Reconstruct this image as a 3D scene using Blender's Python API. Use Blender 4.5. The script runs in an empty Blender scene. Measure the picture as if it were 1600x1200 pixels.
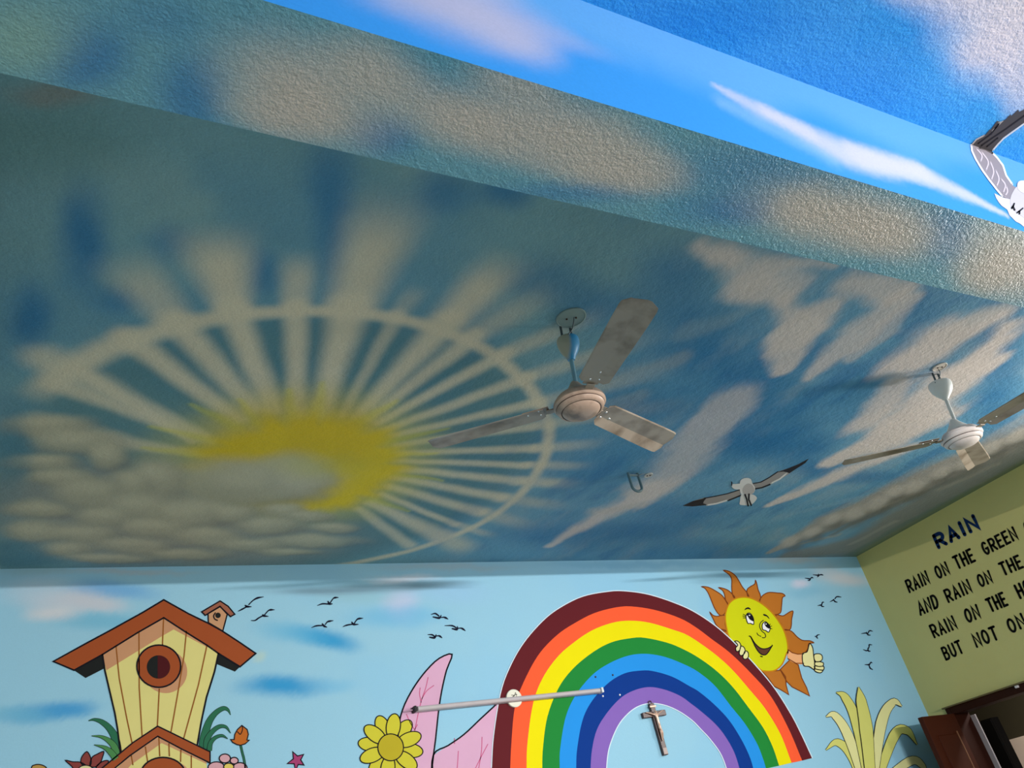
import bpy, bmesh, math, random
import numpy as np
from mathutils import Matrix, Vector
from mathutils.geometry import tessellate_polygon
random.seed(7)
scene = bpy.context.scene
COL = scene.collection

# ------------------------------------------------------------------ survey of the room (metres)
FPX = 1242.93                      # focal length in pixels of the 1600 px wide frame
YAW, PITCH, ROLL = -0.57573, 0.56354, 0.23200
EYE = 1.5                         # eye height above the floor
XL, XR = -0.335, 5.7186            # left wall, right wall
YB = 4.2857                        # back wall
YR = -5.2                         # rear wall, behind the camera
ZC = EYE + 1.8                    # ceiling
ZB = EYE + 1.3705                  # underside of the beam
BN, BF = 0.7902, 1.0680             # near and far side of the beam


def _rot():
    ca, sa = math.cos(YAW), math.sin(YAW)
    cb, sb = math.cos(PITCH), math.sin(PITCH)
    cc, sc = math.cos(ROLL), math.sin(ROLL)
    yaw = np.array([[ca, -sa, 0], [sa, ca, 0], [0, 0, 1]])
    pit = np.array([[1, 0, 0], [0, cb, -sb], [0, sb, cb]])
    rol = np.array([[cc, 0, sc], [0, 1, 0], [-sc, 0, cc]])
    return yaw @ pit @ rol


RM = _rot()

# ------------------------------------------------------------------ camera
cam_data = bpy.data.cameras.new('camera')
cam_data.sensor_fit = 'HORIZONTAL'
cam_data.sensor_width = 36.0
cam_data.lens = FPX * 36.0 / 1600.0
cam_data.clip_start = 0.01
cam = bpy.data.objects.new('camera', cam_data)
COL.objects.link(cam)
m = Matrix.Identity(4)
for r_ in range(3):
    m[r_][0] = RM[r_][0]
    m[r_][1] = RM[r_][2]
    m[r_][2] = -RM[r_][1]
m[2][3] = EYE
cam.matrix_world = m
scene.camera = cam

# ------------------------------------------------------------------ world, lights, exposure
world = bpy.data.worlds.new('world')
scene.world = world
world.use_nodes = True
wb = world.node_tree.nodes['Background']
wb.inputs['Color'].default_value = (0.75, 0.85, 1.0, 1)
wb.inputs['Strength'].default_value = 0.3


def area(name, loc, rot, sx, sy, watts, color, spread=math.pi):
    d = bpy.data.lights.new(name, 'AREA')
    d.shape = 'RECTANGLE'
    d.size, d.size_y = sx, sy
    d.energy = watts
    d.color = color
    d.spread = spread
    o = bpy.data.objects.new(name, d)
    COL.objects.link(o)
    o.location = loc
    o.rotation_euler = rot
    return o


# the long tube lamp high on the rear wall: its light passes just under the beam
area('rear_tube_light', (2.5, YR + 0.06, EYE + 0.727), (math.pi / 2, 0, 0), 1.6, 0.03, 76, (1.0, 0.98, 0.95), 1.2)
# daylight through the big rear window
area('rear_window_light', (2.2, YR + 0.05, 1.5), (math.pi / 2, 0, 0), 3.6, 1.4, 62, (0.93, 0.97, 1.0))
# daylight through the window in the right wall, out of the frame
area('side_window_light', (XR - 0.03, 0.30, 2.50), (math.pi / 2, 0, math.pi / 2), 0.8, 0.4, 26, (1.0, 0.97, 0.94))
# unseen fill lamp added past the beam to brighten the far ceiling's right side
area('side_fill_light', (XR - 0.04, 1.22, 2.70), (math.pi / 2, 0, math.pi / 2), 0.3, 0.16, 56, (1.0, 0.97, 0.94))

# unseen fill light added on the right to brighten the near bay ceiling
area('near_fill_light', (XR - 0.03, -1.6, 2.0), (math.pi / 2, 0, math.pi / 2), 1.6, 1.0, 66, (0.97, 0.98, 1.0))
# unseen lamp added to lighten the corridor behind the door
area('corridor_fill_light', (XR + 1.1, 3.7, 2.6), (0, 0, 0), 0.3, 0.3, 42, (1.0, 0.95, 0.88))

vs = scene.view_settings
vs.view_transform = 'Standard'
vs.look = 'None'
vs.exposure = 0.0
vs.gamma = 1.0
vs.use_curve_mapping = False


# ------------------------------------------------------------------ picture survey -> points on the real surfaces
def ray(px):
    px = np.asarray(px, float)
    d = np.stack([(px[..., 0] - 800) / FPX, np.ones_like(px[..., 0]), -(px[..., 1] - 600) / FPX], -1)
    return d @ RM.T


def on_ceiling(px):
    d = ray(px)
    q = d * ((ZC - EYE) / d[..., 2:3])
    return q[..., :2]


def on_back(px):
    d = ray(px)
    q = d * (YB / d[..., 1:2])
    return np.stack([q[..., 0], q[..., 2] + EYE], -1)


def on_right(px):
    d = ray(px)
    q = d * (XR / d[..., 0:1])
    return np.stack([q[..., 1], q[..., 2] + EYE], -1)


def on_beam_face(px):
    d = ray(px)
    q = d * (BN / d[..., 1:2])
    return np.stack([q[..., 0], q[..., 2] + EYE], -1)


def on_beam_under(px):
    d = ray(px)
    q = d * ((ZB - EYE) / d[..., 2:3])
    return q[..., :2]


# ------------------------------------------------------------------ materials
def lin(c):
    c = np.asarray(c, float) / 255.0
    return np.where(c <= 0.04045, c / 12.92, ((c + 0.055) / 1.055) ** 2.4)


MATS = {}


def mat(name, rgb, rough=0.6, vary=0.08, scale=14.0, metal=0.0, spec=0.35, bump=0.0, bscale=60.0, dark=None, dscale=6.0, damt=0.0):
    """Principled material: paint colour with procedural variation, optional dirt and bump."""
    if name in MATS:
        return MATS[name]
    mt = bpy.data.materials.new(name)
    mt.use_nodes = True
    nt = mt.node_tree
    N, L = nt.nodes, nt.links
    bs = N['Principled BSDF']
    c = lin(rgb)
    tc = N.new('ShaderNodeTexCoord')
    nz = N.new('ShaderNodeTexNoise')
    nz.inputs['Scale'].default_value = scale
    nz.inputs['Detail'].default_value = 4
    L.new(tc.outputs['Object'], nz.inputs['Vector'])
    mx = N.new('ShaderNodeMix')
    mx.data_type = 'RGBA'
    mx.inputs[6].default_value = (*(c * (1 - vary)), 1)
    mx.inputs[7].default_value = (*np.minimum(c * (1 + vary), 1), 1)
    L.new(nz.outputs['Fac'], mx.inputs[0])
    out = mx.outputs[2]
    if dark is not None:
        n2 = N.new('ShaderNodeTexNoise')
        n2.inputs['Scale'].default_value = dscale
        n2.inputs['Detail'].default_value = 6
        L.new(tc.outputs['Object'], n2.inputs['Vector'])
        rp = N.new('ShaderNodeValToRGB')
        rp.color_ramp.elements[0].position = 0.45
        rp.color_ramp.elements[1].position = 0.7
        rp.color_ramp.elements[0].color = (0, 0, 0, 1)
        rp.color_ramp.elements[1].color = (damt, damt, damt, 1)
        L.new(n2.outputs['Fac'], rp.inputs['Fac'])
        m2 = N.new('ShaderNodeMix')
        m2.data_type = 'RGBA'
        m2.inputs[7].default_value = (*lin(dark), 1)
        L.new(out, m2.inputs[6])
        L.new(rp.outputs['Color'], m2.inputs[0])
        out = m2.outputs[2]
    L.new(out, bs.inputs['Base Color'])
    bs.inputs['Roughness'].default_value = rough
    bs.inputs['Metallic'].default_value = metal
    bs.inputs['Specular IOR Level'].default_value = spec
    if bump > 0:
        nb = N.new('ShaderNodeTexNoise')
        nb.inputs['Scale'].default_value = bscale
        nb.inputs['Detail'].default_value = 3
        L.new(tc.outputs['Object'], nb.inputs['Vector'])
        bp = N.new('ShaderNodeBump')
        bp.inputs['Strength'].default_value = 1.0
        bp.inputs['Distance'].default_value = bump
        L.new(nb.outputs['Fac'], bp.inputs['Height'])
        L.new(bp.outputs['Normal'], bs.inputs['Normal'])
    MATS[name] = mt
    return mt


def mural_mat(name, rough=0.6, spec=0.3, grain=0.1, gscale=160.0, bumps=((60.0, 0.001),)):
    """Sprayed mural paint: colour from the surface's own painted colours, speckled by noise, over roller-textured plaster."""
    mt = bpy.data.materials.new(name)
    mt.use_nodes = True
    nt = mt.node_tree
    N, L = nt.nodes, nt.links
    bs = N['Principled BSDF']
    at = N.new('ShaderNodeVertexColor')
    at.layer_name = 'paint'
    tc = N.new('ShaderNodeTexCoord')
    nz = N.new('ShaderNodeTexNoise')
    nz.inputs['Scale'].default_value = gscale
    nz.inputs['Detail'].default_value = 3
    L.new(tc.outputs['Object'], nz.inputs['Vector'])
    mr = N.new('ShaderNodeMapRange')
    mr.inputs['From Min'].default_value = 0.3
    mr.inputs['From Max'].default_value = 0.7
    mr.inputs['To Min'].default_value = 1 - grain
    mr.inputs['To Max'].default_value = 1 + grain
    L.new(nz.outputs['Fac'], mr.inputs['Value'])
    vm = N.new('ShaderNodeVectorMath')
    vm.operation = 'SCALE'
    L.new(at.outputs['Color'], vm.inputs[0])
    L.new(mr.outputs['Result'], vm.inputs['Scale'])
    L.new(vm.outputs['Vector'], bs.inputs['Base Color'])
    bs.inputs['Roughness'].default_value = rough
    bs.inputs['Specular IOR Level'].default_value = spec
    prev = None
    for sc_, dist in bumps:
        nb = N.new('ShaderNodeTexNoise')
        nb.inputs['Scale'].default_value = sc_
        nb.inputs['Detail'].default_value = 3
        nb.inputs['Roughness'].default_value = 0.55
        L.new(tc.outputs['Object'], nb.inputs['Vector'])
        bp = N.new('ShaderNodeBump')
        bp.inputs['Distance'].default_value = dist
        L.new(nb.outputs['Fac'], bp.inputs['Height'])
        if prev is not None:
            L.new(prev.outputs['Normal'], bp.inputs['Normal'])
        prev = bp
    if prev is not None:
        L.new(prev.outputs['Normal'], bs.inputs['Normal'])
    return mt


# ------------------------------------------------------------------ object helpers
def tag(o, label=None, cat=None, group=None, kind=None):
    if label:
        o['label'] = label
    if cat:
        o['category'] = cat
    if group:
        o['group'] = group
    if kind:
        o['kind'] = kind
    return o


def link_mesh(name, verts, faces, mats, parent=None, smooth=False, fmat=None):
    me = bpy.data.meshes.new(name)
    me.from_pydata([tuple(map(float, v)) for v in verts], [], [tuple(map(int, f)) for f in faces])
    if not isinstance(mats, (list, tuple)):
        mats = [mats]
    for q in mats:
        me.materials.append(q)
    if fmat is not None:
        for pl, k in zip(me.polygons, fmat):
            pl.material_index = k
    if smooth:
        for pl in me.polygons:
            pl.use_smooth = True
    me.update()
    o = bpy.data.objects.new(name, me)
    COL.objects.link(o)
    if parent is not None:
        o.parent = parent
    return o


def link_bm(name, bm, mats, parent=None, smooth=False):
    bmesh.ops.recalc_face_normals(bm, faces=bm.faces[:])
    me = bpy.data.meshes.new(name)
    bm.to_mesh(me)
    bm.free()
    if not isinstance(mats, (list, tuple)):
        mats = [mats]
    for q in mats:
        me.materials.append(q)
    if smooth:
        for pl in me.polygons:
            pl.use_smooth = True
        me.set_sharp_from_angle(angle=math.radians(38))
    o = bpy.data.objects.new(name, me)
    COL.objects.link(o)
    if parent is not None:
        o.parent = parent
    return o


def empty(name, loc=(0, 0, 0)):
    o = bpy.data.objects.new(name, None)
    o.empty_display_size = 0.1
    COL.objects.link(o)
    o.location = loc
    return o


def bm_box(bm, lo, hi, bevel=0.0):
    r = bmesh.ops.create_cube(bm, size=1.0)
    lo, hi = Vector(lo), Vector(hi)
    for v in r['verts']:
        v.co = Vector([(lo[k] + hi[k]) / 2 + v.co[k] * (hi[k] - lo[k]) for k in range(3)])
    if bevel > 0:
        es = list({e for v in r['verts'] for e in v.link_edges})
        bmesh.ops.bevel(bm, geom=es, offset=bevel, segments=2, profile=0.5, affect='EDGES')


def bm_lathe(bm, prof, seg=40, M=None):
    """prof: list of (radius, z)."""
    rings = []
    for r, z in prof:
        if r < 1e-5:
            rings.append([bm.verts.new((0, 0, z))])
        else:
            rings.append([bm.verts.new((r * math.cos(2 * math.pi * k / seg), r * math.sin(2 * math.pi * k / seg), z)) for k in range(seg)])
    for a, b in zip(rings[:-1], rings[1:]):
        for k in range(seg):
            k2 = (k + 1) % seg
            if len(a) == 1 and len(b) == 1:
                continue
            if len(a) == 1:
                bm.faces.new((a[0], b[k], b[k2]))
            elif len(b) == 1:
                bm.faces.new((a[k], a[k2], b[0]))
            else:
                bm.faces.new((a[k], a[k2], b[k2], b[k]))
    if M is not None:
        vs_ = [v for r in rings for v in r]
        bmesh.ops.transform(bm, matrix=M, verts=vs_)


def bm_tube(bm, pts, rad, seg=10, closed=False, caps=True):
    pts = [Vector(p_) for p_ in pts]
    n = len(pts)
    rings = []
    prev = None
    for i, p_ in enumerate(pts):
        a = pts[(i - 1) % n] if (closed or i > 0) else p_
        b = pts[(i + 1) % n] if (closed or i < n - 1) else p_
        t = (b - a).normalized()
        if prev is None:
            u = t.orthogonal().normalized()
        else:
            u = (prev - t * prev.dot(t))
            u = u.normalized() if u.length > 1e-6 else t.orthogonal().normalized()
        prev = u
        w = t.cross(u)
        rr = rad[i] if isinstance(rad, (list, tuple)) else rad
        rings.append([bm.verts.new(p_ + (u * math.cos(2 * math.pi * k / seg) + w * math.sin(2 * math.pi * k / seg)) * rr) for k in range(seg)])
    rng = range(n if closed else n - 1)
    for i in rng:
        a, b = rings[i], rings[(i + 1) % n]
        for k in range(seg):
            bm.faces.new((a[k], a[(k + 1) % seg], b[(k + 1) % seg], b[k]))
    if caps and not closed:
        bm.faces.new(rings[0][::-1])
        bm.faces.new(rings[-1])


# ------------------------------------------------------------------ sprayed paint: numpy brushes
def vnoise(P, scale, seed):
    rs = np.random.RandomState(seed)
    T = rs.rand(256, 256)
    q = P * scale + rs.rand(2) * 40 + 500
    i = np.floor(q).astype(int)
    f_ = q - i
    f_ = f_ * f_ * (3 - 2 * f_)
    x0, y0 = i[:, 0] % 256, i[:, 1] % 256
    x1, y1 = (x0 + 1) % 256, (y0 + 1) % 256
    a = T[x0, y0] * (1 - f_[:, 0]) + T[x1, y0] * f_[:, 0]
    b = T[x0, y1] * (1 - f_[:, 0]) + T[x1, y1] * f_[:, 0]
    return a * (1 - f_[:, 1]) + b * f_[:, 1]


def fbm(P, scale, seed, octv=4):
    s, a, t = 0, 1.0, 0
    for k in range(octv):
        s = s + a * vnoise(P, scale * 2 ** k, seed + k)
        t += a
        a *= 0.5
    return s / t


def sstep(a, b, x):
    t = np.clip((x - a) / (b - a), 0, 1)
    return t * t * (3 - 2 * t)


class Spray:
    """Paints soft airbrush strokes on the points P of one surface; anchors come from the picture survey map."""

    def __init__(self, P, mapper, base, seed=1, wob=0.03, wscale=7.0, jit=0.002):
        self.P = P
        self.map = mapper
        self.C = np.zeros((len(P), 3)) + np.asarray(base)
        self.W = np.stack([fbm(P, wscale, seed + 50, 3) - 0.5, fbm(P, wscale, seed + 60, 3) - 0.5], -1) * 2 * wob
        rs = np.random.RandomState(seed)
        self.wv = P + self.W + rs.normal(0, jit, P.shape)

    def set_texture(self, a, b, s1, s2, seed):
        # brushed grain that runs from survey point a to b
        d_ = self.map(np.array(b, float)) - self.map(np.array(a, float))
        d_ = d_ / np.linalg.norm(d_)
        q = np.stack([self.P @ d_ * s1, self.P @ np.array([-d_[1], d_[0]]) * s2], -1)
        self.T = fbm(q, 1.0, seed, 5) - .5

    def lay(self, a, rgb):
        a = np.clip(a, 0, 1)[:, None]
        self.C = self.C * (1 - a) + a * lin(rgb)

    def jac(self, px):
        c = self.map(np.array(px, float))
        dx = self.map(np.array([px[0] + 1.0, px[1]])) - c
        dy = self.map(np.array([px[0], px[1] + 1.0])) - c
        return c, np.linalg.inv(np.stack([dx, dy], 1))

    def blob(self, px, rx, ry, rgb, alpha=1.0, rot=0.0, soft=0.6, wob=True):
        """soft elliptical puff whose radii are given at the surveyed spot."""
        c, Mi = self.jac(px)
        q = ((self.wv if wob else self.P) - c) @ Mi.T
        cr, sr = math.cos(math.radians(rot)), math.sin(math.radians(rot))
        u = (q[:, 0] * cr + q[:, 1] * sr) / rx
        v = (-q[:, 0] * sr + q[:, 1] * cr) / ry
        d = np.sqrt(u * u + v * v)
        self.lay(alpha * (1 - sstep(1 - soft, 1 + soft, d)), rgb)

    def stroke(self, pts, widths, rgb, alpha=1.0, soft=0.6, wob=True, fade=(0, 0), tex=0.0):
        """soft brush stroke through surveyed points; widths are half-widths in metres at each point."""
        A = [self.map(np.array(p_, float)) for p_ in pts]
        if not isinstance(widths, (list, tuple)):
            widths = [widths] * len(A)
        P = self.wv if wob else self.P
        best = np.full(len(P), 9.0)
        along = np.zeros(len(P))
        n = len(A) - 1
        for i in range(n):
            a, b = A[i], A[i + 1]
            ab = b - a
            t = np.clip(((P - a) @ ab) / max(ab @ ab, 1e-9), 0, 1)
            dd = np.linalg.norm(P - (a + t[:, None] * ab), axis=1) / (widths[i] * (1 - t) + widths[i + 1] * t)
            k = dd < best
            best = np.where(k, dd, best)
            along = np.where(k, (i + t) / n, along)
        if tex:
            best = best + self.T * tex
        al = np.full(len(P), float(alpha))
        if fade[0] > 0:
            al = al * sstep(0, fade[0], along + 0.02)
        if fade[1] > 0:
            al = al * (1 - sstep(1 - fade[1], 1.02, along))
        self.lay(al * (1 - sstep(1 - soft, 1 + soft, best)), rgb)


def grid_sheet(us, vs_, place, flip=False):
    us, vs_ = np.asarray(us), np.asarray(vs_)
    U, V = np.meshgrid(us, vs_, indexing='ij')
    P = np.stack([U.ravel(), V.ravel()], -1)
    nu, nv = len(us), len(vs_)
    idx = np.arange(nu * nv).reshape(nu, nv)
    F = np.stack([idx[:-1, :-1], idx[1:, :-1], idx[1:, 1:], idx[:-1, 1:]], -1).reshape(-1, 4)
    if flip:
        F = F[:, ::-1]
    return P, place(P), F


def sheet_object(name, parts, mats):
    """parts: list of (verts, faces, colours, material index) joined in one mesh with a painted colour layer."""
    V, F, C, MI, off = [], [], [], [], 0
    for v, f_, c, k in parts:
        V.append(v)
        F.append(f_ + off)
        C.append(c)
        MI += [k] * len(f_)
        off += len(v)
    V, F, C = np.concatenate(V), np.concatenate(F), np.concatenate(C)
    me = bpy.data.meshes.new(name)
    me.from_pydata(V.tolist(), [], F.tolist())
    for q in mats:
        me.materials.append(q)
    me.polygons.foreach_set('material_index', MI)
    ca = me.color_attributes.new('paint', 'FLOAT_COLOR', 'POINT')
    buf = np.ones((len(V), 4))
    buf[:, :3] = np.clip(C, 0.003, 0.95)
    ca.data.foreach_set('color', buf.ravel())
    me.update()
    o = bpy.data.objects.new(name, me)
    COL.objects.link(o)
    o['kind'] = 'structure'
    return o


CREAM = (224, 208, 180)
# ================================================================== CEILING of the far bay: sunburst mural
xs = np.linspace(XL, XR, 600)
ys = np.linspace(BF, YB, 322)
P, V, F = grid_sheet(xs, ys, lambda q: np.stack([q[:, 0], q[:, 1], np.full(len(q), ZC)], -1), flip=True)
S = Spray(P, on_ceiling, lin((124, 164, 172)), seed=3, wob=0.022, jit=0.0015)
right = sstep(1.3, 2.7, P[:, 0])
S.lay(right * 0.9, (102, 156, 188))
n1 = fbm(P, 1.6, 11)
S.lay(sstep(0.48, 0.68, n1) * (0.35 + 0.35 * right), (66, 132, 172))
S.lay(sstep(0.55, 0.75, fbm(P, 2.3, 17)) * 0.35 * (1 - right), (150, 176, 172))
# darker and bluer patches between the rays
for px, rx, ry, a in [((130, 375), 34, 70, .85), ((48, 495), 30, 40, .8), ((180, 470), 34, 20, .5), ((260, 380), 30, 26, .45),
                      ((410, 425), 26, 26, .6), ((520, 290), 36, 70, .6), ((525, 390), 26, 70, .5), ((690, 300), 40, 28, .55),
                      ((790, 300), 40, 24, .7), ((850, 440), 60, 30, .5), ((930, 480), 60, 30, .6), ((1050, 470), 60, 40, .45),
                      ((1100, 520), 90, 45, .5), ((1120, 560), 60, 26, .6), ((1060, 420), 50, 30, .5)]:
    S.blob(px, rx, ry, (44, 116, 164), a, soft=0.8)
S.blob((60, 220), 150, 60, (104, 142, 140), .6, soft=.8)
S.blob((80, 145), 60, 18, (150, 132, 118), .5, soft=.8)
SC = np.array([0.854, 3.203])
SR = np.linalg.norm(P - SC, axis=1)
S.lay((1 - sstep(1.0, 1.25, SR)) * 0.7, (82, 124, 132))
# pale rays
RAYS = [  # inner point, tip, half width inside, half width at tip, strength
    ((330, 690), (92, 600), .030, .050, .85), ((320, 680), (70, 560), .024, .075, .8),
    ((372, 655), (195, 525), .032, .055, .95), ((300, 690), (120, 575), .02, .03, .7),
    ((395, 640), (272, 500), .036, .058, .95), ((272, 500), (175, 385), .058, .085, .62),
    ((425, 640), (362, 480), .042, .055, 1.0), ((362, 480), (325, 340), .055, .11, .95),
    ((463, 650), (462, 478), .034, .044, .95), ((462, 478), (470, 385), .044, .05, .72),
    ((500, 650), (547, 478), .036, .075, 1.0), ((547, 478), (628, 285), .075, .11, .9),
    ((535, 650), (622, 492), .018, .036, .65), ((622, 492), (660, 440), .036, .04, .35),
    ((560, 650), (700, 503), .030, .07, .95), ((700, 503), (812, 390), .07, .09, .85),
    ((575, 655), (742, 525), .024, .05, .9), ((742, 525), (880, 440), .05, .075, .5),
    ((590, 660), (790, 553), .024, .045, .9), ((790, 553), (965, 478), .045, .05, .6),
    ((605, 670), (824, 590), .024, .045, .85), ((824, 590), (1060, 515), .045, .055, .55),
    ((615, 680), (838, 630), .022, .045, .85), ((838, 630), (1080, 570), .045, .055, .5),
    ((620, 695), (838, 665), .022, .04, .8), ((838, 665), (1100, 625), .04, .06, .5),
    ((622, 708), (838, 700), .022, .042, .85), ((838, 700), (960, 692), .042, .045, .55),
    ((622, 720), (822, 727), .020, .036, .85), ((822, 727), (940, 728), .036, .04, .6),
    ((620, 732), (812, 752), .024, .045, .9), ((812, 752), (915, 758), .045, .05, .8),
    ((615, 746), (786, 778), .024, .048, .9), ((786, 778), (900, 795), .048, .05, .5),
    ((605, 760), (752, 800), .026, .05, .9), ((752, 800), (850, 830), .05, .06, .5),
    ((595, 772), (712, 820), .020, .03, .85), ((712, 820), (780, 840), .03, .03, .6),
    ((578, 785), (690, 838), .030, .07, .9), ((690, 838), (745, 866), .07, .08, .7),
    ((560, 795), (640, 852), .024, .045, .8), ((180, 690), (330, 712), .05, .02, .8), ((60, 665), (200, 695), .07, .05, .7)]
S.wv = P + .4 * S.W
for a, b, w0, w1, s_ in RAYS:
    outer = np.linalg.norm(on_ceiling(np.array(a, float)) - SC) > 1.0
    if outer:
        S.stroke([a, b], [w0 * .95, w1], CREAM, s_ * .95, soft=0.85, fade=(0, 0.55 if a[0] < 720 else .7))
    else:
        S.stroke([a, b], [w0, w1 * .85], CREAM, s_ * .92, soft=0.8)
# pale ring around the sun
ang = np.degrees(np.arctan2(P[:, 1] - SC[1], P[:, 0] - SC[0]))
ringr = 1.165 + 0.03 * np.sin(np.radians(ang * 1.0 + 20)) - 0.03 * np.exp(-((ang + 50) / 22) ** 2) + 0.07 * np.exp(-((ang - 25) / 30) ** 2)
rw = 0.026 + 0.02 * sstep(-100, -140, ang)
S.lay((1 - sstep(0.2, 1.9, np.abs(SR + S.W[:, 0] * .4 - ringr) / rw)) * .88 * (1 - sstep(60, 75, ang)) * sstep(-160, -150, ang), CREAM)
# yellow sun with rays of spray
S.wv = P + .8 * S.W
d = np.linalg.norm((S.wv - SC), axis=1)
spike = 0.43 + 0.07 * (fbm(np.stack([np.cos(np.radians(ang)) * 2, np.sin(np.radians(ang)) * 2], -1), 3.2, 5, 2) - .5) * 2
S.lay((1 - sstep(0.42, 0.80, d)) * .55, (230, 208, 92))
for a, b, w0, w1 in [((455, 660), (452, 610), .03, .012), ((495, 655), (502, 598), .035, .012), ((340, 690), (235, 665), .03, .01), ((320, 710), (225, 700), .03, .01),
                     ((370, 665), (300, 630), .03, .01), ((600, 690), (700, 670), .03, .01), ((560, 660), (620, 625), .03, .01), ((610, 740), (690, 752), .02, .01),
                     ((580, 780), (640, 800), .03, .01), ((610, 710), (680, 708), .02, .01), ((400, 660), (370, 625), .02, .01)]:
    S.stroke([a, b], [w0, w1], (226, 212, 60), .4, soft=.95)
S.lay(1 - sstep(spike - .06, spike + 0.11, d), (238, 202, 40))
S.lay((1 - sstep(.25, .48, np.linalg.norm(S.wv - on_ceiling(np.array((460., 690.))), axis=1))) * .35, (220, 176, 30))
# grey cumulus that covers the lower left of the sun
S.wv = P + 1.6 * S.W


def puff(x, y, rx, ry, k=1.0):
    """one cloud puff: dark hollow below it, pale body, paler top."""
    S.blob((x + rx * .18, y + ry * .42), rx * 1.06, ry * .95, (122, 116, 106), .62 * k, soft=.55)
    S.blob((x, y), rx * 1.12, ry * 1.12, (196, 184, 156), .75 * k, soft=.5)
    S.blob((x - rx * .12, y - ry * .28), rx * .66, ry * .5, (216, 202, 172), .55 * k, soft=.8)


S.blob((200, 790), 210, 62, (158, 152, 140), .85, soft=.5)
S.blob((330, 845), 240, 44, (160, 156, 146), .85, soft=.5)
S.blob((395, 752), 110, 26, (204, 194, 166), .8, soft=.7)
for q in [(70, 664, 62, 14), (120, 690, 60, 17), (60, 722, 46, 11), (168, 712, 26, 17), (95, 746, 40, 13), (252, 744, 36, 26), (205, 752, 30, 16), (395, 756, 78, 28), (465, 742, 44, 28), (140, 768, 44, 20), (220, 788, 46, 20),
          (60, 796, 42, 12), (300, 800, 52, 20), (160, 805, 40, 15), (360, 800, 34, 12), (60, 830, 46, 13), (240, 822, 46, 14), (440, 797, 30, 9), (480, 806, 32, 8), (135, 835, 42, 13), (420, 820, 44, 11), (320, 838, 48, 12), (520, 824, 30, 7),
          (210, 852, 50, 11), (100, 858, 46, 9), (495, 845, 62, 8), (390, 850, 46, 9), (290, 864, 56, 7), (450, 862, 40, 5), (170, 872, 60, 6)]:
    puff(*q)
S.blob((470, 745), 44, 26, (216, 202, 174), .75, soft=.8)
S.blob((500, 728), 60, 18, (214, 200, 90), .45, soft=.9)
for px, rx, ry, a in [((30, 858), 44, 14, .75), ((40, 876), 60, 10, .75), ((20, 700), 26, 60, .5), ((560, 850), 40, 20, .3)]:
    S.blob(px, rx, ry, (84, 130, 146), a, soft=.7)
S.wv = P + 1.3 * S.W
# right-hand sky: long wind-blown clouds
LITE = (218, 204, 196)
S.set_texture((855, 850), (1120, 650), 2.8, 6.0, 201)
S.lay(sstep(.02, .3, S.T) * right * .45, (150, 172, 184))
S.lay(sstep(.05, .3, -S.T) * right * .5, (34, 108, 162))
BL = [((1010, 830), 70, 16, .7), ((880, 835), 90, 18, .55), ((1165, 690), 46, 22, .75), ((1060, 800), 60, 18, .55), ((1260, 560), 60, 30, .45), ((1180, 640), 60, 40, .5),
      ((1240, 700), 50, 26, .6), ((1560, 540), 30, 60, .6), ((1560, 640), 36, 50, .5), ((1280, 730), 40, 12, .6), ((1340, 745), 60, 10, .6), ((1100, 860), 120, 14, .5), ((1000, 640), 80, 26, .4)]
for px, rx, ry, a in BL:
    S.blob(px, rx, ry, (32, 112, 164), a, soft=.8)
for pts, w, c, a in [
    ([(860, 852), (935, 808), (1010, 770)], [.03, .075, .12], LITE, .8), ([(1010, 770), (1070, 715), (1135, 640)], [.12, .14, .12], LITE, .62), ([(930, 800), (1000, 790)], [.05, .03], (196, 188, 182), .6),
    ([(1090, 382), (1150, 400)], [.05, .05], LITE, .85), ([(1130, 395), (1180, 430)], [.06, .08], LITE, .8), ([(1160, 450), (1225, 462)], [.07, .07], LITE, .9), ([(1200, 420), (1250, 440)], [.07, .06], LITE, .7),
    ([(1225, 470), (1250, 520)], [.06, .08], LITE, .85), ([(1290, 480), (1240, 520), (1222, 578)], [.07, .09, .035], LITE, .85), ([(1400, 470), (1340, 520), (1262, 592)], [.06, .08, .04], LITE, .75),
    ([(1330, 440), (1400, 460)], [.07, .06], LITE, .8), ([(1300, 415), (1240, 412)], [.03, .03], LITE, .6), ([(1420, 470), (1380, 520), (1330, 560)], [.03, .05, .03], LITE, .5),
    ([(1000, 620), (930, 640)], [.05, .05], (170, 172, 168), .35), ([(1060, 560), (960, 590)], [.05, .06], (170, 172, 168), .4), ([(1080, 520), (1180, 480)], [.05, .03], (150, 170, 178), .35),
    ([(1550, 500), (1480, 530), (1430, 570)], [.08, .13, .12], LITE, .95), ([(1560, 560), (1470, 600), (1400, 650)], [.06, .16, .14], LITE, .92), ([(1400, 600), (1360, 660)], [.08, .10], LITE, .8),
    ([(1460, 655), (1380, 685), (1300, 720)], [.09, .13, .06], LITE, .95), ([(1420, 700), (1330, 735), (1260, 765), (1208, 788)], [.06, .11, .06, .025], LITE, .92), ([(1340, 700), (1310, 720)], [.06, .05], LITE, .8),
    ([(1590, 470), (1540, 490)], [.03, .06], (190, 190, 190), .5), ([(1575, 510), (1520, 570), (1450, 650), (1370, 705)], [.07, .12, .12, .08], LITE, .95), ([(1600, 650), (1540, 690), (1480, 720)], [.06, .06, .04], (176, 172, 168), .55), ([(1370, 770), (1290, 790), (1230, 806)], [.02, .03, .02], (130, 168, 190), .5)]:
    S.stroke(pts, [q * 1.15 for q in w], c, a, soft=.65, tex=2.0)
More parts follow.
